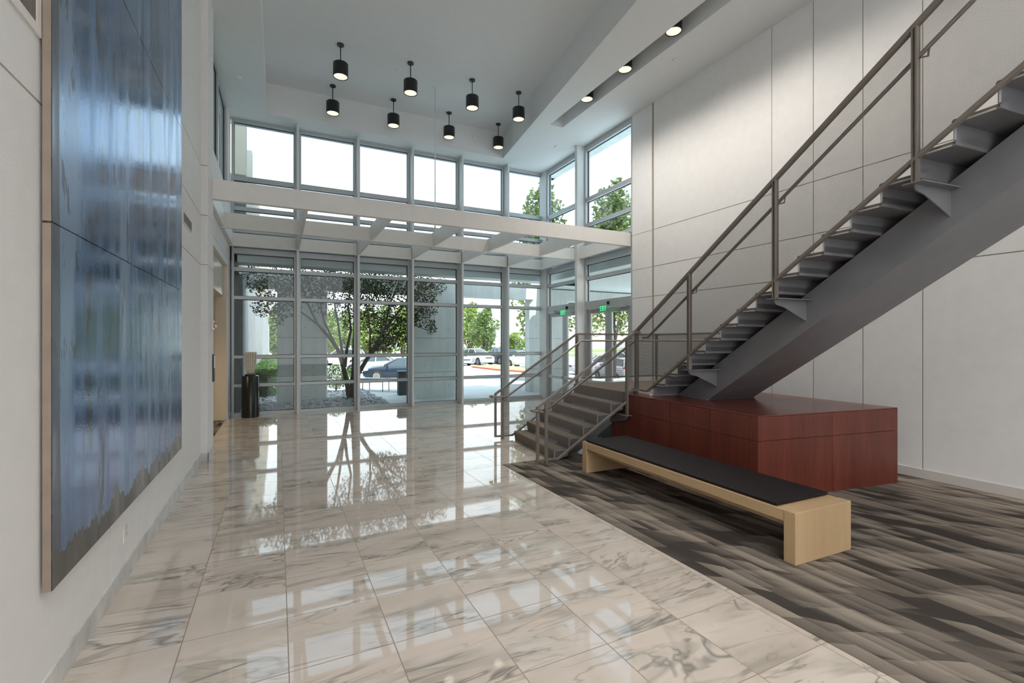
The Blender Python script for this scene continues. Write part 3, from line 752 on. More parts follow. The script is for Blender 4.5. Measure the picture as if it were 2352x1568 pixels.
# central box beam of the lower flight
m = MB(); sprism_v(m, [(-1.60, .008), (-.94, .008), (-.05, .60), (.1, .60), (.1, .93), (-.24, .93), (-1.60, .045)], .45, 1.42)
m.build('lower_stringer', M['steel'], st)
# landing
m = MB(); sbox(m, -.25, 0, V0, V1, .93, 1.075); sbox(m, 0, 1.98, -.34, 1.90, .985, 1.075); ld = m.build('landing', M['steel'], st)
m = MB(); sbox(m, -.275, 0.0, V0, V1, 1.075, 1.083); sbox(m, 0.0, 1.98, -.33, 1.90, 1.075, 1.083); sbox(m, -.285, -.262, V0, V1, .90, 1.083); m.build('landing_carpet', M['stepcarpet'], ld)
m = MB(); sbox(m, 0.0, 1.98, -.352, -.342, 1.052, 1.085); sbox(m, -.012, -.001, -.352, .34, 1.052, 1.085); m.build('landing_edge', M['plastic'], ld)
m = MB(); sbox(m, .12, 1.85, .55, 1.80, .0, .984); m.build('landing_base', M['darkbase'], st)

# upper flight
RU, TU, NV = .1878, .2955, -.385
NS = 20
AU0, AU1 = .035, 1.90
for k in range(1, NS + 1):
    v = NV - TU * (k - 1); z = 1.083 + RU * k
    m = MB()
    # carpeted tread with nosing (front faces +v), tread runs to -v
    sprism_a(m, [(v + .012, z - .045), (v + .012, z - .012), (v, z), (v - TU - .01, z), (v - TU - .01, z - .03), (v - .012, z - .03), (v - .012, z - RU + .005), (v, z - RU + .005), (v, z - .045)], AU0, AU1)
    s = m.build('step', M['stepcarpet'], st)
    m = MB()
    # steel pan: riser back, tread soffit and upturned rear lip
    sprism_a(m, [(v - .013, z - RU - .012), (v - .013, z - .031), (v - TU + .004, z - .031), (v - TU + .004, z - .043), (v - .026, z - .043), (v - .026, z - RU - .012)], AU0 - .012, AU1 + .012)
    sprism_a(m, [(v - TU + .004, z - .043), (v - TU - .020, z - .043), (v - TU - .026, z - .037), (v - TU - .026, z + .052), (v - TU - .018, z + .052), (v - TU - .018, z - .031), (v - TU + .004, z - .031)], AU0 - .012, AU1 + .012)
    m.build('tread_pan', M['steel'], s)
    m = MB()
    sprism_a(m, [(v - .012, z - RU), (v - .012, z - .030), (v - TU + .004, z - .030), (v - TU + .004, z - .044), (v - .028, z - .044), (v - .028, z - RU)], AU0 - .017, AU0 - .0125)
    m.build('pan_edge', M['steelp'], s)
SLP = RU / TU
def zl(v): return 1.083 + RU + (NV - v) * SLP                  # nosing line of the upper flight
# box beam: touches the rear lower corners of the pans
bt0 = lambda v: zl(v) - RU - .062
dv = .455
m = MB(); vend = -6.3
prof = [(-.30 + .0, 1.052), (-1.02, 1.052), (vend, bt0(vend) - dv), (vend, bt0(vend))]
vtop = NV + (bt0(NV) - 1.052) / SLP
prof[0] = (vtop, 1.052); prof[1] = (vtop - dv / SLP, 1.052)
sprism_a(m, prof, .49, 1.43); m.build('stringer_beam', M['steel'], st, bevel=.006)
m = MB(); sbox(m, .45, 1.47, prof[1][0] - .0, prof[0][0] - .03, 1.05, 1.062); m.build('base_plate', M['steel'], st)

# railings ------------------------------------------------------------------
def uvpanel(pts_av, a_is, name, parent, fixed):
    """perforated sheet: pts (s,z) in the plane a=fixed (s=v) or v=fixed (s=a)"""
    vs = [S(fixed, s, z) if a_is == 'v' else S(s, fixed, z) for s, z in pts_av]
    m = MB().add(vs, [tuple(range(len(vs)))])
    o = m.build(name, M['mesh'], parent, fix=False)
    uvl = o.data.uv_layers.new(name='UVMap')
    for i, lp in enumerate(o.data.loops): uvl.data[i].uv = pts_av[lp.vertex_index]
    return o
def post_t(m, a, v, z0, z1, along):            # T-section post
    if along == 'v': sbox(m, a - .006, a + .03, v - .022, v + .022, z0, z1); sbox(m, a - .03, a - .006, v - .0225, v - .0105, z0, z1); sbox(m, a - .03, a - .006, v + .0105, v + .0225, z0, z1)
    else: sbox(m, a - .022, a + .022, v - .02, v + .02, z0, z1)
# upper flight guard
ur = thing('guard_rail', O + Vector((0, 0, 1.05))); ur.parent = st; ur.location = ORG[ur.name] - ORG[st.name]
ar = -.03
SP = 1.4755
pv = [0, -1.32, -1.32 - SP, -1.32 - 2 * SP, -1.32 - 3 * SP]
ztop = lambda v: 2.985 + (-1.32 - v) * SLP
zlow = lambda v: 1.765 + (-1.32 - v) * SLP
v_bend = -1.32 + (2.985 - 2.150) / SLP
def tr_line(vv): return [S(ar, v, z) for v, z in vv]
m = MB(); m.bar(S(ar, v_bend + .005, 2.150), S(ar, vend, ztop(vend)), .055, .045); m.bar(S(ar, .10, 2.128), S(ar, v_bend + .002, 2.150), .05, .045); m.build('top_rail', M['steelr'], ur, bevel=.003)
v_low = -1.32 + (1.765 - 1.125) / SLP
m = MB(); m.bar(S(ar, v_low, 1.125), S(ar, vend, zlow(vend)), .05, .035); m.bar(S(ar, .02, 1.125), S(ar, v_low - .005, 1.125), .04, .035); m.build('bottom_rail', M['steelr'], ur, bevel=.003)
for i, v in enumerate(pv):
    m = MB()
    if i == 0: post_t(m, ar, v, 1.051, 2.13, 'v')
    else: post_t(m, ar, v, ztop(v) - 1.438, ztop(v), 'v')
    po = m.build('post', M['steelr'], ur)
    if i:
        zb = ztop(v) - 1.438
        m = MB(); sbox(m, ar - .05, .491, v - .085, v + .085, zb - .012, zb)
        m.prism([S(ar - .012, v - .006, zb - .012), S(.491, v - .006, zb - .012), S(.491, v - .006, zb - .27), S(.10, v - .006, zb - .10), S(ar + .01, v - .006, zb - .075), S(ar - .012, v - .006, zb - .05)],
                [S(ar - .012, v + .006, zb - .012), S(.491, v + .006, zb - .012), S(.491, v + .006, zb - .27), S(.10, v + .006, zb - .10), S(ar + .01, v + .006, zb - .075), S(ar - .012, v + .006, zb - .05)])
        m.build('bracket', M['steel'], po)
for i in range(4):
    va, vb = pv[i] - .024, pv[i + 1] + .024
    if i == 0: pts = [(va, 1.142), (v_low, 1.142), (vb, zlow(vb) + .017), (vb, ztop(vb) - .022), (v_bend, 2.128), (va, 2.11)]
    else: pts = [(va, zlow(va) + .017), (vb, zlow(vb) + .017), (vb, ztop(vb) - .022), (va, ztop(va) - .022)]
    uvpanel(pts, 'v', 'mesh_panel', ur, ar)
m = MB(); hz = lambda v: ztop(v) - .235
m.tube([S(ar + .09, -.06, hz(-.20)), S(ar + .09, -.20, hz(-.20)), S(ar + .09, vend, hz(vend))], .021, 12)
for v in pv[:1]: m.tube([S(ar + .01, v - .04, hz(-.2) - .06), S(ar + .09, v - .06, hz(-.2) - .06), S(ar + .09, v - .07, hz(-.2))], .009, 8)
for v in pv[1:]: m.tube([S(ar + .01, v - .03, hz(v) - .07), S(ar + .09, v - .05, hz(v) - .05), S(ar + .09, v - .06, hz(v) + .03)], .009, 8)
m.build('handrail', M['steelr'], ur)

# guards of the lower flight (near and far)
SL = RZ / TD
def lower_guard(vr, inner, far):
    g_ = thing('guard_rail', S(-1.0, vr, 0)); g_.parent = st; g_.location = ORG[g_.name] - ORG[st.name]
    af, a2, ae = -1.97, -1.82, (-.12)
    zt0 = .915; zt = lambda a: zt0 + (a - af) * SL
    atop = af + (2.128 - zt0) / SL
    m = MB(); m.bar(S(af - .015, vr, zt(af) - .01), S(atop, vr, 2.128), .045, .042)
    if far: m.bar(S(atop - .004, vr, 2.128), S(1.94, vr, 2.128), .045, .042); m.bar(S(1.94, vr - .02, 2.128), S(1.94, -.36, 2.128), .045, .042)
    else: m.bar(S(atop - .004, vr, 2.128), S(ar, vr + .0, 2.128), .045, .042); m.bar(S(ar, vr, 2.128), S(ar, .12, 2.128), .045, .042)
    m.build('top_rail', M['steelr'], g_, bevel=.003)
    zk = .065; kb = -1.60; zkl = lambda a: zk + (a - kb) * SL
    m = MB(); m.bar(S(af, vr, zk), S(kb, vr, zk), .042, .035); akt = -.29 if not far else .0
    m.bar(S(kb - .004, vr, zk), S(akt, vr, zkl(akt)), .042, .035)
    if far: m.bar(S(.0, vr, 1.19), S(1.94, vr, 1.19), .042, .035); m.bar(S(1.94, vr, 1.19), S(1.94, -.36, 1.19), .042, .035)
    else: m.bar(S(-.27, vr, 1.125), S(ar, vr, 1.125), .042, .03); m.bar(S(ar, vr, 1.125), S(ar, .12, 1.125), .042, .03)
    m.build('bottom_rail', M['steelr'], g_, bevel=.003)
    posts = [(af, vr, .05, zt(af) - .01), (a2, vr, 0.0, zt(a2) - .015), (-.12, vr, .9, 2.12) if far else (-.29, vr, .68, zt(-.29))]
    if far: posts += [(1.94, vr, 1.08, 2.12)]
    for a, v, z0, z1 in posts:
        m = MB(); sbox(m, a - .02, a + .02, v - .024, v + .024, z0, z1); m.build('post', M['steelr'], g_)
    if not far:
        m = MB(); sbox(m, -.37, -.21, vr - .06, .45, .69, .702); m.prism([S(-.296, vr - .01, .69), S(-.296, .45, .69), S(-.296, .45, .50), S(-.296, vr + .06, .60), S(-.296, vr - .01, .64)], [S(-.284, vr - .01, .69), S(-.284, .45, .69), S(-.284, .45, .50), S(-.284, vr + .06, .60), S(-.284, vr - .01, .64)]); m.build('bracket', M['steel'], g_)
    pe = -.14 if far else -.31
    uvpanel([(a2 + .02, zk + .017), (kb, zk + .017), (pe, zkl(pe) + .017), (pe, zt(pe) - .02), (a2 + .02, zt(a2 + .02) - .02)], 'a', 'mesh_panel', g_, vr)
    if far:
        uvpanel([(-.10, 1.207), (1.92, 1.207), (1.92, 2.107), (-.10, 2.107)], 'a', 'mesh_panel', g_, vr)
        uvpanel([(vr - .03, 1.207), (-.36, 1.207), (-.36, 2.107), (vr - .03, 2.107)], 'v', 'mesh_panel', g_, 1.94)
    else:
        uvpanel([(-.27, 1.14), (ar, 1.14), (ar, 2.107), (atop, 2.107), (-.27, zt(-.27) - .02)], 'a', 'mesh_panel', g_, vr)
    # round handrail with a returned end
    hv = vr + inner * .085; zh = lambda a: zt(a) - .20
    ah = -1.83
    m = MB(); z0 = .865
    pts = [S(af - .02, vr - inner * .09, z0), S(af - .09, vr - inner * .085, z0), S(af - .10, vr, z0), S(af - .09, hv - inner * .01, z0), S(af - .07, hv, z0), S(ah + .08, hv, z0)]
    aend = atop + .08; zend = zh(aend) ; s0 = ah + .08
    pts += [S(aend, hv, z0 + (aend - s0) * SL)]
    zf = z0 + (aend - s0) * SL
    if far: pts += [S(1.86, hv, zf), S(1.86, -.36, zf)]
    m.tube(pts, .020, 10)
    for a in (a2, -.12 if far else -.29): m.tube([S(a, vr + inner * .02, z0 + (a - s0) * SL - .07 if a > s0 else z0 - .06), S(a, hv, z0 + (a - s0) * SL - .05 if a > s0 else z0 - .05), S(a, hv, z0 + max(0, (a - s0)) * SL)], .009, 8)
    m.build('handrail', M['steelr'], g_)
lower_guard(-.09, 1, False)
lower_guard(2.0, -1, True)
# ------------------------------------------------------------------ outside: ground
GZ = -.55
MB().add([(-14, 14.62, -.02), (40, 14.62, -.02), (40, 20.4, -.02), (-14, 20.4, -.02), (40, 27, GZ), (-14, 27, GZ)], [(0, 1, 2, 3), (3, 2, 4, 5)]).build('sidewalk', M['walk'], kind='structure', fix=False)
MB().add([(-90, 27, GZ), (160, 27, GZ), (160, 190, GZ), (-90, 190, GZ)], [(0, 1, 2, 3)]).add([(40, -30, GZ), (160, -30, GZ), (160, 27, GZ), (40, 27, GZ)], [(0, 1, 2, 3)]).build('parking_ground', M['asphalt'], kind='structure', fix=False)
MB().add([(8.9, -6, -.03), (40, -6, -.03), (40, 14.62, -.03), (8.9, 14.62, -.03)], [(0, 1, 2, 3)]).build('sidewalk_side', M['walk'], kind='structure', fix=False)
def gpt(px, py, z=GZ): d = (H - z) * FPX / (py - CY); return at_depth(px, d, z)
# portico: piers, beam and slab
def pier(x0, x1, y0, y1, z1, c=.10):
    q = [(x0 + c, y0), (x1 - c, y0), (x1, y0 + c), (x1, y1 - c), (x1 - c, y1), (x0 + c, y1), (x0, y1 - c), (x0, y0 + c)]
    return MB().hexa(q, -.05, z1).build('concrete_column', M['concrete'], kind='structure')
pier(-.02, 1.45, 16.5, 17.1, 3.64, .04); pier(4.17, 5.86, 16.5, 17.1, 3.64, .04); pier(8.97, 10.8, 16.5, 17.1, 3.64, .12); pier(14.6, 16.2, 11.0, 12.6, 3.64)
MB().box(-1.2, 16.2, 16.5, 17.1, 3.64, 4.08).box(15.2, 16.2, 3.0, 16.5, 3.9, 4.6).build('portico_beam', M['concrete'], kind='structure')
cn = MB()
cn.box(-1.2, 10.6, 14.75, 15.4, 4.12, 4.95)
cn.box(8.75, 15.2, 3.0, 14.75, 4.12, 4.95); cn.box(9.3, 15.2, 14.75, 17.1, 4.12, 4.95)
cn.build('portico_slab', M['soffit'], kind='structure')
# wing of the building with upright fins
wg = MB().box(-4, -1.35, 14.7, 62, -.6, 9.0)
wo_ = wg.build('wall_wing', M['wingtop'], kind='structure')
fm = MB()
for i in range(12): y = 15.6 + i * 4.1; fm.box(-1.35, -.90, y, y + 3.1, -.6, 3.9)
um = MB()
for i in range(12): y = 16.2 + i * 3.7; um.box(-1.35, -.85, y, y + .5, 4.6, 9.0)
fm.box(-1.35, -.98, 14.75, 62, 3.9, 4.6)
fm.build('wing_fins', M['wingcon'], wo_)
um.build('upper_fins', M['wingtop'], wo_)
gm = MB()
for i in range(11): y = 15.6 + i * 4.1; gm.box(-1.35, -1.33, y + 3.2, y + 4.0, .2, 3.6)
for i in range(11): y = 16.2 + i * 3.7; gm.box(-1.35, -1.33, y + .7, y + 3.5, 5.0, 8.0)
gm.build('wing_glazing', M['fardark'], wo_)

# leaves ---------------------------------------------------------------------
def leaves(m, c, r, n, size, shell=.45, squash=1.0):
    c = Vector(c)
    for _ in range(n):
        while True:
            p = Vector((random.uniform(-1, 1), random.uniform(-1, 1), random.uniform(-1, 1)))
            if shell ** 2 < p.length_squared <= 1: break
        q = c + Vector((p.x * r[0], p.y * r[1], p.z * r[2]))
        a = Vector((random.gauss(0, 1), random.gauss(0, 1), random.gauss(0, .6))).normalized()
        b = a.orthogonal().normalized(); b.rotate(Matrix.Rotation(random.uniform(0, 6.28), 3, a))
        s = size * random.uniform(.6, 1.25); n0 = len(m.v)
        d = b.cross(a)
        m.v += [q - a * s * .5, q + b * s * .28 + d * s * .1, q + a * s * .5, q - b * s * .28 + d * s * .1]
        m.f.append((n0, n0 + 1, n0 + 2, n0 + 3)); m.sm.append(False)
def tree(name, base, trunks, blobs, leafmat, barkmat, size, label, cat='tree', group=None, r0=.12, shell=.35):
    t = thing(name, base, label, cat, group)
    m = MB()
    for pts, ra, rb in trunks: m.tube(pts, ra, 7, rb)
    m.build('trunk', barkmat, t)
    m = MB()
    for c, r, n in blobs: leaves(m, c, r, n, size, shell)
    m.build('crown', leafmat, t, fix=False)
    return t

# the multi-stemmed tree right outside the glass
def tp(px, py, dy=0): return on_y(px, py, 16.0 + dy)
base = tp(803, 918, .1); base.z = 0
TR = []
def trk(lst, ra, rb): TR.append(([tp(*q) for q in lst], ra, rb))
trk([(803, 920), (797, 880, .0), (788, 840, -.1), (775, 800, -.2), (752, 770, -.3), (730, 745, -.35), (708, 700, -.4), (690, 645, -.4)], .085, .022)
trk([(788, 838, -.1), (783, 790, .1), (776, 740, .2), (767, 690, .3), (762, 630, .4)], .052, .015)
trk([(792, 842), (797, 800, .1), (806, 760, .1), (800, 700, .2), (806, 640, .2)], .055, .016)
trk([(806, 900, .1), (811, 850, .2), (812, 800, .3), (814, 740, .4), (828, 680, .5), (850, 625, .6)], .065, .016)
trk([(806, 915), (820, 862, -.2), (838, 832, -.3), (860, 798, -.4), (884, 755, -.5), (906, 728, -.6), (935, 690, -.7), (955, 650, -.7)], .085, .02)
trk([(842, 825, -.3), (870, 795, -.2), (900, 755, 0), (925, 735, .1), (950, 720, .2)], .045, .014)
trk([(884, 755, -.5), (895, 700, -.4), (915, 650, -.3)], .035, .012)
trk([(775, 800, -.2), (745, 740, 0), (735, 690, .2), (740, 640, .3)], .035, .012)
trk([(730, 745, -.3), (690, 715, -.3), (650, 690, -.2), (615, 680, -.1)], .028, .01)
trk([(708, 700, -.4), (660, 660, -.3), (610, 640, -.2)], .025, .01)
trk([(850, 810, -.35), (850, 760, -.6), (842, 700, -.7), (846, 640, -.8)], .035, .012)
trk([(906, 728, -.6), (950, 745, -.7), (985, 760, -.8)], .025, .009)
BL = []
for px, py, rx, ry, n in [(590, 640, 30, 30, 150), (620, 665, 40, 28, 330), (660, 640, 45, 38, 420), (610, 705, 30, 22, 170), (650, 705, 38, 24, 230), (700, 655, 45, 40, 420), (740, 640, 45, 40, 430), (760, 690, 45, 40, 360),
                          (790, 640, 45, 40, 430), (800, 720, 35, 40, 260), (830, 660, 50, 45, 600), (870, 700, 50, 45, 620), (880, 650, 45, 40, 560), (905, 760, 45, 38, 620), (880, 790, 40, 22, 300), (935, 700, 45, 45, 560), (945, 650, 40, 35, 420),
                          (975, 665, 35, 35, 330), (985, 705, 25, 30, 200), (960, 730, 25, 25, 190), (990, 750, 14, 20, 90), (1008, 655, 22, 26, 120), (850, 740, 40, 30, 260), (640, 735, 14, 14, 30)]:
    sc_ = 15.3 / 1090
    BL.append((tp(px, py, random.uniform(-.5, .2)), (rx * sc_, random.uniform(.3, .45), ry * sc_), int(n * 1.5)))
tree('courtyard_tree', base, TR, BL, M['leafmyrtle'], M['barkd'], .092, 'spreading multi-stemmed tree growing in the gravel bed right outside the tall windows', shell=.15)

# gravel bed
g = MB(); rnd = random.Random(3)
ico = bmesh.new(); bmesh.ops.create_icosphere(ico, subdivisions=1, radius=1); iv = [v.co.copy() for v in ico.verts]; jf = [[v.index for v in f.verts] for f in ico.faces]; ico.free()
def mound(x, y): return .16 * math.exp(-((x - 1.7) / 1.1) ** 2 - ((y - 16.1) / .8) ** 2)
for _ in range(3400):
    x = rnd.uniform(-.95, 3.15); y = 14.72 + (rnd.random() ** 1.5) * 5.4
    if (-.1 < x < 1.55 and y > 16.42) or (x < -.80 and y > 15.45): continue
    s = rnd.uniform(.03, .065) * (1.25 if rnd.random() < .15 else 1); e = [s * rnd.uniform(.7, 1.3), s * rnd.uniform(.7, 1.3), s * rnd.uniform(.45, .8)]; a = rnd.uniform(0, 6.28)
    ca, sa = math.cos(a), math.sin(a); n0 = len(g.v)
    for v in iv:
        k = 1 + rnd.uniform(-.12, .12); vx, vy, vz = v.x * e[0] * k, v.y * e[1] * k, v.z * e[2] * k
        g.v.append(Vector((x + vx * ca - vy * sa, y + vx * sa + vy * ca, mound(x, y) + e[2] * .55 + vz)))
    for f in jf: g.f.append(tuple(q + n0 for q in f)); g.sm.append(True)
o = g.build('gravel', M['stone'], kind='stuff', fix=False); setp(o, 'grey river pebble bed lying outside along the foot of the glazing', 'gravel')
mv, mf = [], []
nx, ny = 20, 24
for j in range(ny + 1):
    for i in range(nx + 1):
        x = -.86 + 4.06 * i / nx; y = 14.66 + 5.7 * j / ny; mv.append((x, y, mound(x, y) + .004))
for j in range(ny):
    for i in range(nx): a = j * (nx + 1) + i; mf.append((a, a + 1, a + nx + 2, a + nx + 1))
MB().add(mv, mf).build('gravel_soil', M['soil'], o)

# shrubs and hedges
def shrub(name, c, r, n, size, label, mat='leafhedge', cat='shrub', group=None):
    t = thing(name, (c[0], c[1], c[2] - r[2]), label, cat, group)
    m = MB(); base_ = len(m.v)
    m.tube([(c[0], c[1], c[2] - r[2] - .05), (c[0], c[1], c[2])], .04, 6); m.build('stem', M['bark'], t)
    m = MB()
    leaves(m, c, r, n, size, .75)
    leaves(m, c, tuple(q * .75 for q in r), n // 2, size, .6)
    m.build('leaf_mass', M[mat], t, fix=False)
p = at_depth(772, 19.2, .55); shrub('clipped_shrub', p, (.50, .6, .52), 1500, .07, 'dark clipped shrub between the gravel bed tree and the concrete pier')
p = at_depth(806, 20.5, .45); shrub('clipped_shrub', p, (.42, .5, .42), 900, .07, 'dark clipped shrub behind the trunk of the gravel bed tree')
def hedge(name, x0, x1, y0, y1, z0, z1, n, size, label, mat='leafhedge'):
    m = MB(); c = ((x0 + x1) / 2, (y0 + y1) / 2, (z0 + z1) / 2); h = ((x1 - x0) / 2, (y1 - y0) / 2, (z1 - z0) / 2)
    for _ in range(n):
        p = [random.uniform(-1, 1) for _ in range(3)]; k = random.choice((0, 1, 2, 2)); p[k] = math.copysign(1 - random.random() ** 2 * .15, p[k]) if k < 2 else 1 - random.random() ** 2 * .15
        leaves(m, (c[0] + p[0] * h[0], c[1] + p[1] * h[1], c[2] + p[2] * h[2]), (.05, .05, .05), 1, size, 0)
    o = m.build(name, M[mat], fix=False); setp(o, label, 'hedge')
    MB().box(x0 + .16, x1 - .16, y0 + .2, y1 - .2, z0, z1 - .15).build('branch_core', M[mat], o)
hedge('clipped_hedge', -.80, -.05, 18.6, 34, -.5, .95, 8500, .11, 'long clipped green hedge running along the white finned wing')

# outdoor bench and bin
bn = thing('patio_bench', (3.85, 19.4, 0), 'dark metal outdoor bench with rounded ends on the walk outside', 'bench')
e = Vector((4.65, 18.55, 0)) - Vector((3.15, 20.2, 0)); ln = e.length; e.normalize(); sd = Vector((-e.y, e.x, 0)); b0 = Vector((3.15, 20.2, 0))
def bpnt(u, s, z): return b0 + e * u + sd * s + Vector((0, 0, z))
prof = [(s_, z_ + .06) for s_, z_ in [(-.24, .33), (-.22, .41), (-.17, .435), (.17, .435), (.22, .41), (.24, .33), (.21, .33), (.19, .38), (.16, .395), (-.16, .395), (-.19, .38), (-.21, .33)]]
MB().prism([bpnt(0, s, z) for s, z in prof], [bpnt(ln, s, z) for s, z in prof]).build('seat', M['outbench'], bn)
for u in (.15, ln / 2, ln - .15):
    for s in (-.21, .21): MB().tube([bpnt(u, s, -.02), bpnt(u, s, .43)], .018, 8).build('leg', M['outbench'], bn)
bi = thing('litter_bin', (4.18, 17.75, 0), 'dark square litter bin standing against the concrete pier outside', 'bin')
MB().box(4.02, 4.36, 17.58, 17.92, -.02, .78).build('body', M['bin'], bi, bevel=.02)
MB().box(4.0, 4.38, 17.56, 17.94, .78, .88).build('lid', M['bin'], bi, bevel=.03)

# ------------------------------------------------------------------ cars
def car(loc, heading, paint, label, L=4.6, Wd=1.78, Ht=1.45, kind='sedan', rw=.33, group=None):
    t = thing('car', loc, label, 'car', group)
    ca, sa = math.cos(heading), math.sin(heading); loc = Vector(loc)
    def T(x, y, z): x -= L / 2; return loc + Vector((x * ca - y * sa, x * sa + y * ca, z))
    def RX(p): return -p  # front at x=L
    hw = Wd / 2
    # body sections: x (0 rear .. 1 front), width factor, bottom, top
    if kind == 'sedan': secs = [(0, .80, .42, .86), (.02, .90, .30, .98), (.10, .97, .22, 1.04), (.2, 1, .2, 1.02), (.5, 1, .18, .96), (.66, 1, .19, .95), (.74, .99, .2, .93), (.88, .95, .22, .85), (.96, .86, .24, .74), (1, .70, .32, .62)]
    elif kind == 'suv': secs = [(0, .86, .42, 1.02), (.02, .94, .32, 1.10), (.10, .99, .26, 1.13), (.5, 1, .24, 1.08), (.68, 1, .25, 1.06), (.76, .99, .25, 1.05), (.90, .96, .26, .98), (.97, .90, .28, .88), (1, .78, .36, .76)]
    else: secs = [(0, .94, .45, 1.10), (.02, .97, .42, 1.14), (.40, 1, .38, 1.14), (.5, 1, .36, 1.16), (.72, 1, .36, 1.14), (.9, .98, .36, 1.10), (.98, .95, .38, 1.04), (1, .90, .46, .95)]
    m = MB(); rings = []
    for fx, wf, zb, zt in secs:
        w_ = hw * wf; zm = (zb + zt) / 2
        ring = [(-w_ * .90, zb), (-w_ * .99, zb + .10), (-w_, zm), (-w_ * .97, zt - .10), (-w_ * .90, zt - .02), (-w_ * .5, zt + .015), (w_ * .5, zt + .015), (w_ * .90, zt - .02), (w_ * .97, zt - .10), (w_, zm), (w_ * .99, zb + .10), (w_ * .90, zb)]
        rings.append([T(fx * L, y, z) for y, z in ring])
    n = len(rings[0]); b0_ = len(m.v)
    for r in rings: m.v += r
    for i in range(len(rings) - 1):
        for k in range(n): m.face((b0_ + i * n + k, b0_ + i * n + (k + 1) % n, b0_ + (i + 1) * n + (k + 1) % n, b0_ + (i + 1) * n + k), True)
    m.face([b0_ + k for k in range(n)]); m.face([b0_ + (len(rings) - 1) * n + k for k in range(n)])
    m.build('body', paint, t)
    # greenhouse
    if kind == 'sedan': gh = [(.12, 1.0, .70), (.28, Ht - .02, .60), (.42, Ht, .60), (.55, Ht - .03, .60), (.72, .94, .74)]
    elif kind == 'suv': gh = [(.02, 1.10, .80), (.09, Ht - .06, .66), (.35, Ht, .66), (.58, Ht - .04, .64), (.74, 1.05, .78)]
    else: gh = [(.38, 1.14, .80), (.42, Ht - .03, .66), (.52, Ht, .66), (.62, Ht - .03, .66), (.74, 1.14, .80)]
    zb = gh[0][1] - .04
    bw = .90
    def pt(i, k): return gh[i][0] * L, gh[i][1], gh[i][2]
    zbelt = secs[len(secs) // 2][3] - .03
    low = [(x * L, zbelt) for x, z, w_ in gh]
    m = MB(); gr = []
    for x, z, w_ in gh:
        zl_ = min(zbelt + .02, z)
        gr.append([T(x * L, -hw * bw, zbelt), T(x * L, -hw * (w_ + .03), max(z - .05, zbelt)), T(x * L, -hw * w_ * .9, z), T(x * L, hw * w_ * .9, z), T(x * L, hw * (w_ + .03), max(z - .05, zbelt)), T(x * L, hw * bw, zbelt)])
    b0_ = len(m.v)
    for r in gr: m.v += r
    for i in range(len(gr) - 1):
        for k in range(5): m.face((b0_ + i * 6 + k, b0_ + i * 6 + k + 1, b0_ + (i + 1) * 6 + k + 1, b0_ + (i + 1) * 6 + k), k == 2)
    m.build('windows', M['autoglass'], t)
    m = MB()          # roof skin and pillars in body colour
    for i in range(1, len(gh) - 2):
        a, b = gh[i], gh[i + 1]
        m.prism([T(a[0] * L, -hw * a[2] * .98, a[1] - .02), T(a[0] * L, hw * a[2] * .98, a[1] - .02), T(a[0] * L, hw * a[2] * .8, a[1] + .018), T(a[0] * L, -hw * a[2] * .8, a[1] + .018)],
                [T(b[0] * L, -hw * b[2] * .98, b[1] - .02), T(b[0] * L, hw * b[2] * .98, b[1] - .02), T(b[0] * L, hw * b[2] * .8, b[1] + .018), T(b[0] * L, -hw * b[2] * .8, b[1] + .018)])
    for sgn in (-1, 1):
        for i, j in ((0, 1), (len(gh) - 1, len(gh) - 2)):
            a, b = gh[i], gh[j]; m.bar(T(a[0] * L, sgn * hw * .89, zbelt + .02), T(b[0] * L, sgn * hw * (b[2] + .02), b[1] - .04), .06, .05)
        x = gh[2][0] * L; m.bar(T(x, sgn * hw * .905, zbelt), T(x, sgn * hw * (gh[2][2] + .04), Ht - .05), .07, .03)
    m.build('roof', paint, t)
    for fx in (.195, .815):
        for sgn in (-1, 1):
            x = fx * L; y = sgn * (hw - .085)
            wm = MB(); b0_ = 0
            pr = [(rw * .62, -.10), (rw * .96, -.10), (rw, -.07), (rw, .07), (rw * .96, .095), (rw * .66, .098), (rw * .62, .07)]
            k_ = 22
            for r, d in pr:
                for q in range(k_): wm.v.append(T(x + r * math.cos(2 * PI * q / k_), y + sgn * d, rw + r * math.sin(2 * PI * q / k_)))
            for i in range(len(pr) - 1):
                for q in range(k_): wm.face((i * k_ + q, i * k_ + (q + 1) % k_, (i + 1) * k_ + (q + 1) % k_, (i + 1) * k_ + q), True)
            wh = wm.build('wheel', M['tyre'], t)
            rm = MB()
            for q in range(10):
                a = 2 * PI * q / 10; d1 = .062
                rm.prism([T(x + rw * .10 * math.cos(a + s), y + sgn * (d1 + .02), rw + rw * .10 * math.sin(a + s)) for s in (-.9, 0, .9)] , [T(x + rw * .64 * math.cos(a + s), y + sgn * (d1 + .02), rw + rw * .64 * math.sin(a + s)) for s in (-.16, 0, .16)])
            ring = []
            for r, d in ((rw * .56, .085), (rw * .64, .09)):
                ring.append([T(x + r * math.cos(2 * PI * q / k_), y + sgn * d, rw + r * math.sin(2 * PI * q / k_)) for q in range(k_)])
            n0 = len(rm.v); rm.v += ring[0] + ring[1]
            for q in range(k_): rm.face((n0 + q, n0 + (q + 1) % k_, n0 + k_ + (q + 1) % k_, n0 + k_ + q))
            rm.build('rim', M['rim'], wh, fix=False)
            am = MB(); n0 = 0
            am.v += [T(x + rw * 1.16 * math.cos(2 * PI * q / k_), sgn * (hw * .992), rw + .02 + rw * 1.16 * math.sin(2 * PI * q / k_)) for q in range(k_)] + [T(x + rw * 1.16 * math.cos(2 * PI * q / k_), sgn * (hw * .992 - .2), rw + .02 + rw * 1.16 * math.sin(2 * PI * q / k_)) for q in range(k_)]
            for q in range(k_): am.face((q, (q + 1) % k_, k_ + (q + 1) % k_, k_ + q), True)
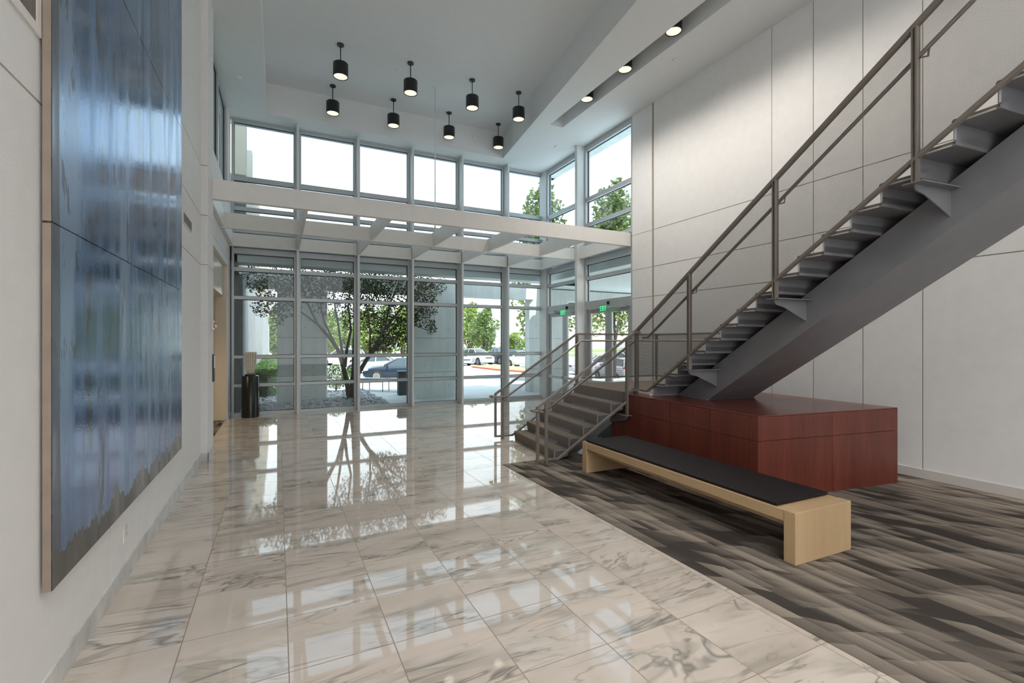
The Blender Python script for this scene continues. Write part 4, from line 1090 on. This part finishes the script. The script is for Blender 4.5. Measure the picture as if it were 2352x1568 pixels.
            am.face(list(range(k_)))
            am.build('wheel_arch', M['tyre'], t)
    zf = .68 if kind == 'sedan' else .84
    for sgn in (-1, 1):
        MB().prism([T(L * .995, sgn * hw * .50, zf - .05), T(L * .995, sgn * hw * .50, zf + .04), T(L * .985, sgn * hw * .72, zf + .07), T(L * .985, sgn * hw * .72, zf - .04)],
                   [T(L * .95, sgn * hw * .90, zf - .0), T(L * .95, sgn * hw * .90, zf + .08), T(L * .93, sgn * hw * .93, zf + .09), T(L * .93, sgn * hw * .93, zf + .02)]).build('headlight', M['lamp'], t)
        m = MB(); m.prism([T(-.01, sgn * hw * .50, zf + .10), T(-.01, sgn * hw * .50, zf + .24), T(.0, sgn * hw * .80, zf + .24), T(.0, sgn * hw * .80, zf + .10)],
                          [T(.09, sgn * hw * .57, zf + .10), T(.09, sgn * hw * .57, zf + .24), T(.09, sgn * hw * .93, zf + .24), T(.09, sgn * hw * .93, zf + .10)]); m.build('tail_light', M['lampred'], t)
        m = MB(); x = L * .66; m.prism([T(x, sgn * hw * .93, zbelt + .02), T(x, sgn * hw * .93, zbelt + .15), T(x + .10, sgn * hw * .93, zbelt + .13), T(x + .10, sgn * hw * .93, zbelt + .02)], [T(x, sgn * (hw * .93 + .2), zbelt + .04), T(x, sgn * (hw * .93 + .2), zbelt + .16), T(x + .08, sgn * (hw * .93 + .2), zbelt + .13), T(x + .08, sgn * (hw * .93 + .2), zbelt + .04)]); m.build('wing_mirror', paint, t)
    m = MB(); m.prism([T(L * 1.003, -hw * .48, zf - .10), T(L * 1.003, hw * .48, zf - .10), T(L * 1.0, hw * .48, zf + .03), T(L * 1.0, -hw * .48, zf + .03)], [T(L * .97, -hw * .5, zf - .10), T(L * .97, hw * .5, zf - .10), T(L * .97, hw * .5, zf + .03), T(L * .97, -hw * .5, zf + .03)]); m.build('grille', M['alud'], t)
    return t
LEFT = math.atan2(-RT[1], -RT[0])            # heading of a car pointing to image left
CAMD = math.atan2(-FW[1], -FW[0])            # heading of a car pointing at the camera
car(at_depth(918, 31.5, GZ), LEFT + math.radians(14), M['carblue'], 'dark blue sedan parked behind the outdoor bench and litter bin')
car(at_depth(856, 38.5, GZ), LEFT + math.radians(6), M['carsilver'], 'silver sedan parked behind the dark blue sedan')
car(at_depth(785, 51, GZ), LEFT + math.radians(3), M['carwhite'], 'white estate car parked behind the stems of the courtyard tree', L=4.9, Ht=1.75, kind='suv', rw=.36)
car(at_depth(791, 88, GZ), CAMD + .5, M['carwhite'], 'tiny white van far across the road behind the courtyard tree', L=4.8, Ht=1.9, kind='suv', rw=.36)
HD = CAMD + .62; LAT = Vector((-math.sin(HD), math.cos(HD), 0)); LAT = LAT if LAT.dot(Vector((RT[0], RT[1], 0))) > 0 else -LAT; RB = at_depth(1096, 53, GZ)
car(RB, HD, M['carwhite'], 'white sport utility car parked facing the lobby beyond the concrete pier', L=4.9, Ht=1.75, kind='suv', rw=.38)
car(RB - LAT * 2.7, HD, M['carsilver'], 'silver car half hidden behind the white sport utility car', L=4.7, Ht=1.5)
car(RB + LAT * 2.8, HD, M['carblack'], 'black pickup truck parked between two white cars', L=5.6, Ht=1.85, kind='pickup', Wd=1.95, rw=.42)
car(RB + LAT * 5.5, HD, M['carblack'], 'dark car behind the white crossover on the parking lot', L=4.7, Ht=1.65, kind='suv')
car(at_depth(1206, 47.5, GZ), LEFT - .55, M['carwhite'], 'white crossover parked behind the grass island with red kerb', L=4.5, Ht=1.62, kind='suv', rw=.36)
car(at_depth(1376, 37, GZ), LEFT + .1, M['carlilac'], 'pale sedan seen through the exit doors behind the stair handrail', L=4.6, Ht=1.5)
car(at_depth(1424, 29, GZ), CAMD + PI + .25, M['carlilac'], 'pale hatchback seen from behind through the exit doors', L=4.2, Ht=1.55, kind='suv', rw=.32)
car(at_depth(1402, 44, GZ), LEFT + .3, M['carsilver'], 'silver car farther off behind the pale hatchback', L=4.6, Ht=1.5)
# grass island with kerb
q = [gpt(1083, 844), gpt(1122, 839.5), gpt(1230, 848.5), gpt(1230, 857.5), gpt(1140, 851)]
MB().hexa([(p.x, p.y) for p in reversed(q)], GZ, GZ + .14).build('kerb_island', M['kerb'], kind='structure')
cc = sum(q, Vector()) / 5
MB().hexa([((p - (p - cc) * .06).x, (p - (p - cc) * .06).y) for p in reversed(q)], GZ + .14, GZ + .16).build('lawn_island', M['lawn'], kind='structure')
a, b, c_, d_ = at_depth(560, 84, GZ), at_depth(1500, 84, GZ), at_depth(1500, 104, GZ), at_depth(560, 104, GZ)
MB().add([p + Vector((0, 0, .03)) for p in (a, b, c_, d_)], [(0, 1, 2, 3)]).build('lawn_verge', M['lawn'], kind='structure', fix=False)
a, b, c_, d_ = at_depth(400, 118, GZ), at_depth(1700, 118, GZ), at_depth(1700, 160, GZ), at_depth(400, 160, GZ)
MB().add([p + Vector((0, 0, .03)) for p in (a, b, c_, d_)], [(0, 1, 2, 3)]).build('lawn_far', M['lawn'], kind='structure', fix=False)
# far building
fb = thing('office_building', at_depth(800, 125, GZ), 'low far office building with white roof band behind the parking trees', 'building')
def bq(p0, p1, d0, d1): return [at_depth(p0, d0, 0)[:2], at_depth(p1, d0, 0)[:2], at_depth(p1, d1, 0)[:2], at_depth(p0, d1, 0)[:2]]
MB().hexa(bq(752, 880, 125, 138), GZ, 3.1).build('wall', M['fardark'], fb)
MB().hexa(bq(748, 884, 124.3, 138), 3.1, 4.6).build('roof_band', M['farwall'], fb)
for k_ in range(6): MB().hexa(bq(756 + 24 * k_, 759 + 24 * k_, 124.7, 125.2), GZ, 3.1).build('upright', M['farwall'], fb)

# trees across the parking lot
def far_tree(px, d, ztop, zlow, rpx, n, mat, label, size=.45, name='parking_tree', group=None, lean=0, bark='bark', blobs_n=9, taper=.5):
    base = at_depth(px, d, GZ); r = rpx * d / FPX; blobs = []
    zc = (ztop + zlow) / 2; hz_ = (ztop - zlow) / 2
    for i in range(blobs_n):
        u = (i + .5) / blobs_n; zz = zlow + (ztop - zlow) * (.12 + .76 * u); k = math.sin(PI * (.18 + .70 * u)) if taper >= .5 else (1 - u * .75)
        a = i * 2.4; rr = r * .48 * k
        blobs.append((base + Vector((math.cos(a) * rr, math.sin(a) * rr, zz - GZ)), (r * .62 * k + .1, r * .62 * k + .1, max(hz_ * .36, .4)), n // blobs_n))
    trunks = [([base, base + Vector((.1, 0, (zlow - GZ) * .7)), base + Vector((0, .1, zlow + hz_ * .7 - GZ))], .06 + d * .0022, .05)]
    for i in range(4):
        a = i * 1.6; trunks.append(([base + Vector((0, 0, (zlow - GZ) * .6)), base + Vector((math.cos(a) * r * .35, math.sin(a) * r * .35, zlow - GZ + hz_ * .5)), base + Vector((math.cos(a) * r * .55, math.sin(a) * r * .55, zlow - GZ + hz_ * 1.0))], .04 + d * .001, .03))
    tree(name, base, trunks, blobs, M[mat], M[bark], size, label, group=group)
far_tree(1112, 64, 6.6, .9, 36, 2600, 'leafoak', 'round green parking lot tree behind the white sport utility car', .42)
far_tree(1078, 74, 8.2, .8, 40, 2200, 'leafyellow', 'yellow-green parking lot tree beside the edge of the concrete pier', .5)
far_tree(1246, 30, 11.9, 1.5, 76, 6000, 'leafmag', 'tall glossy magnolia tree standing behind the corner of the glazing', .34, 'magnolia_tree', 'tall magnolias by the entrance', blobs_n=16)
far_tree(1410, 27, 10.9, 2.6, 76, 5600, 'leafmag', 'tall magnolia tree seen through the glazing next to the white wall', .32, 'magnolia_tree', 'tall magnolias by the entrance', blobs_n=16)
far_tree(1338, 40, 9.5, 2.4, 52, 2400, 'leafmag', 'magnolia tree half hidden by the white post between the exit doors', .36, 'magnolia_tree', 'tall magnolias by the entrance', taper=.2)
specs = [(756, 66, 6.4, .6, 30, 'leafyellow', 'yellow-green tree beyond the cars, next to the pier edge'), (793, 82, 7.6, 1.0, 32, 'leafoak', 'green tree beyond the tiny white van'),
         (842, 60, 6.6, .3, 34, 'leafyellow', 'bright yellow-green tree above the silver sedan'), (882, 72, 8.0, .4, 36, 'leafoak', 'green tree beyond the silver sedan'),
         (924, 64, 7.2, .3, 30, 'leafyellow', 'yellow-green tree above the dark blue sedan'), (628, 60, 6.4, .2, 16, 'leafoak', 'narrow green tree at the end of the finned wing'),
         (962, 85, 8.2, .5, 40, 'leafoak', 'green tree hidden mostly by the wide concrete pier'), (1180, 60, 3.2, -.3, 30, 'leafyellow', 'low yellow-green tree above the white crossover')]
for px, d, zt_, zl0, rp, mt, lb in specs: far_tree(px, d, zt_, zl0, rp, 1500, mt, lb, .5, group=None)
def far_hedge(p0, p1, d, z1, label):
    a = at_depth(p0, d, 0); b = at_depth(p1, d, 0); m = MB()
    for _ in range(1100):
        u = random.random(); c0 = a.lerp(b, u); leaves(m, (c0.x + random.uniform(-.5, .5), c0.y + random.uniform(-.5, .5), random.uniform(GZ, z1)), (.1, .1, .1), 1, .4, 0)
    o = m.build('clipped_hedge', M['leafhedge'], fix=False); setp(o, label, 'hedge')
far_hedge(745, 905, 92, .75, 'low green hedge across the road before the far office building')
far_hedge(1040, 1215, 95, .9, 'low green hedge across the road beyond the parked white cars')
# ------------------------------------------------------------------ daylight, render settings
w = bpy.data.worlds.new('sky'); sc.world = w; w.use_nodes = True; nt = w.node_tree; nt.nodes.clear()
wo = nt.nodes.new('ShaderNodeOutputWorld'); bg = nt.nodes.new('ShaderNodeBackground')
tc = nt.nodes.new('ShaderNodeTexCoord'); sx = nt.nodes.new('ShaderNodeSeparateXYZ'); nt.links.new(tc.outputs['Generated'], sx.inputs[0])
cl = noise_n(nt, mapping(nt, tc.outputs['Generated'], scale=(1, 1, 3)), 2.2, 4)
base = ramp(nt, sx.outputs[2], [(0.0, (.93, .96, .98)), (.25, (.86, .94, 1.0)), (.7, (.60, .78, 1.0))])
col = mix_c(nt, math_n(nt, 'MULTIPLY', ramp(nt, cl.outputs[0], [(.45, (0, 0, 0)), (.7, (1, 1, 1))]), .5), base, (.97, .98, 1.0))
nt.links.new(col, bg.inputs[0]); bg.inputs[1].default_value = 1.6; nt.links.new(bg.outputs[0], wo.inputs[0])
sun = bpy.data.lights.new('sun', 'SUN'); sun.energy = 5.0; sun.angle = .009; sun.color = (1, .95, .86)
so = bpy.data.objects.new('sun', sun); COL.objects.link(so); so.location = (10, -20, 40)
so.rotation_euler = (-Vector((.10, -1.0, 1.75))).to_track_quat('-Z', 'Y').to_euler()

# unseen fill spots added behind the camera to brighten the lobby, no fixtures
for x in (.5, 2.2):
    for y in (-5.0, -3.2, -1.4):
        spot((x, y, ZC - .03), 270, 2.5, 1.0, (1, .965, .93), None, .25)
spot((-2.4, 12.0, 3.0), 60, 2.6, 1.0, (1, .75, .45), None, .15)

sc.view_settings.view_transform = 'Standard'; sc.view_settings.look = 'None'; sc.view_settings.gamma = 1; sc.view_settings.use_curve_mapping = False
sc.view_settings.exposure = .93
cy_ = sc.cycles
cy_.max_bounces = 5; cy_.diffuse_bounces = 4; cy_.glossy_bounces = 4; cy_.transmission_bounces = 4; cy_.transparent_max_bounces = 10
cy_.caustics_reflective = False; cy_.caustics_refractive = False; cy_.sample_clamp_indirect = 4
cy_.use_adaptive_sampling = True; cy_.adaptive_threshold = .1
cy_.use_denoising = True
try: cy_.denoiser = 'OPENIMAGEDENOISE'; cy_.denoising_input_passes = 'RGB_ALBEDO_NORMAL'
except Exception: pass
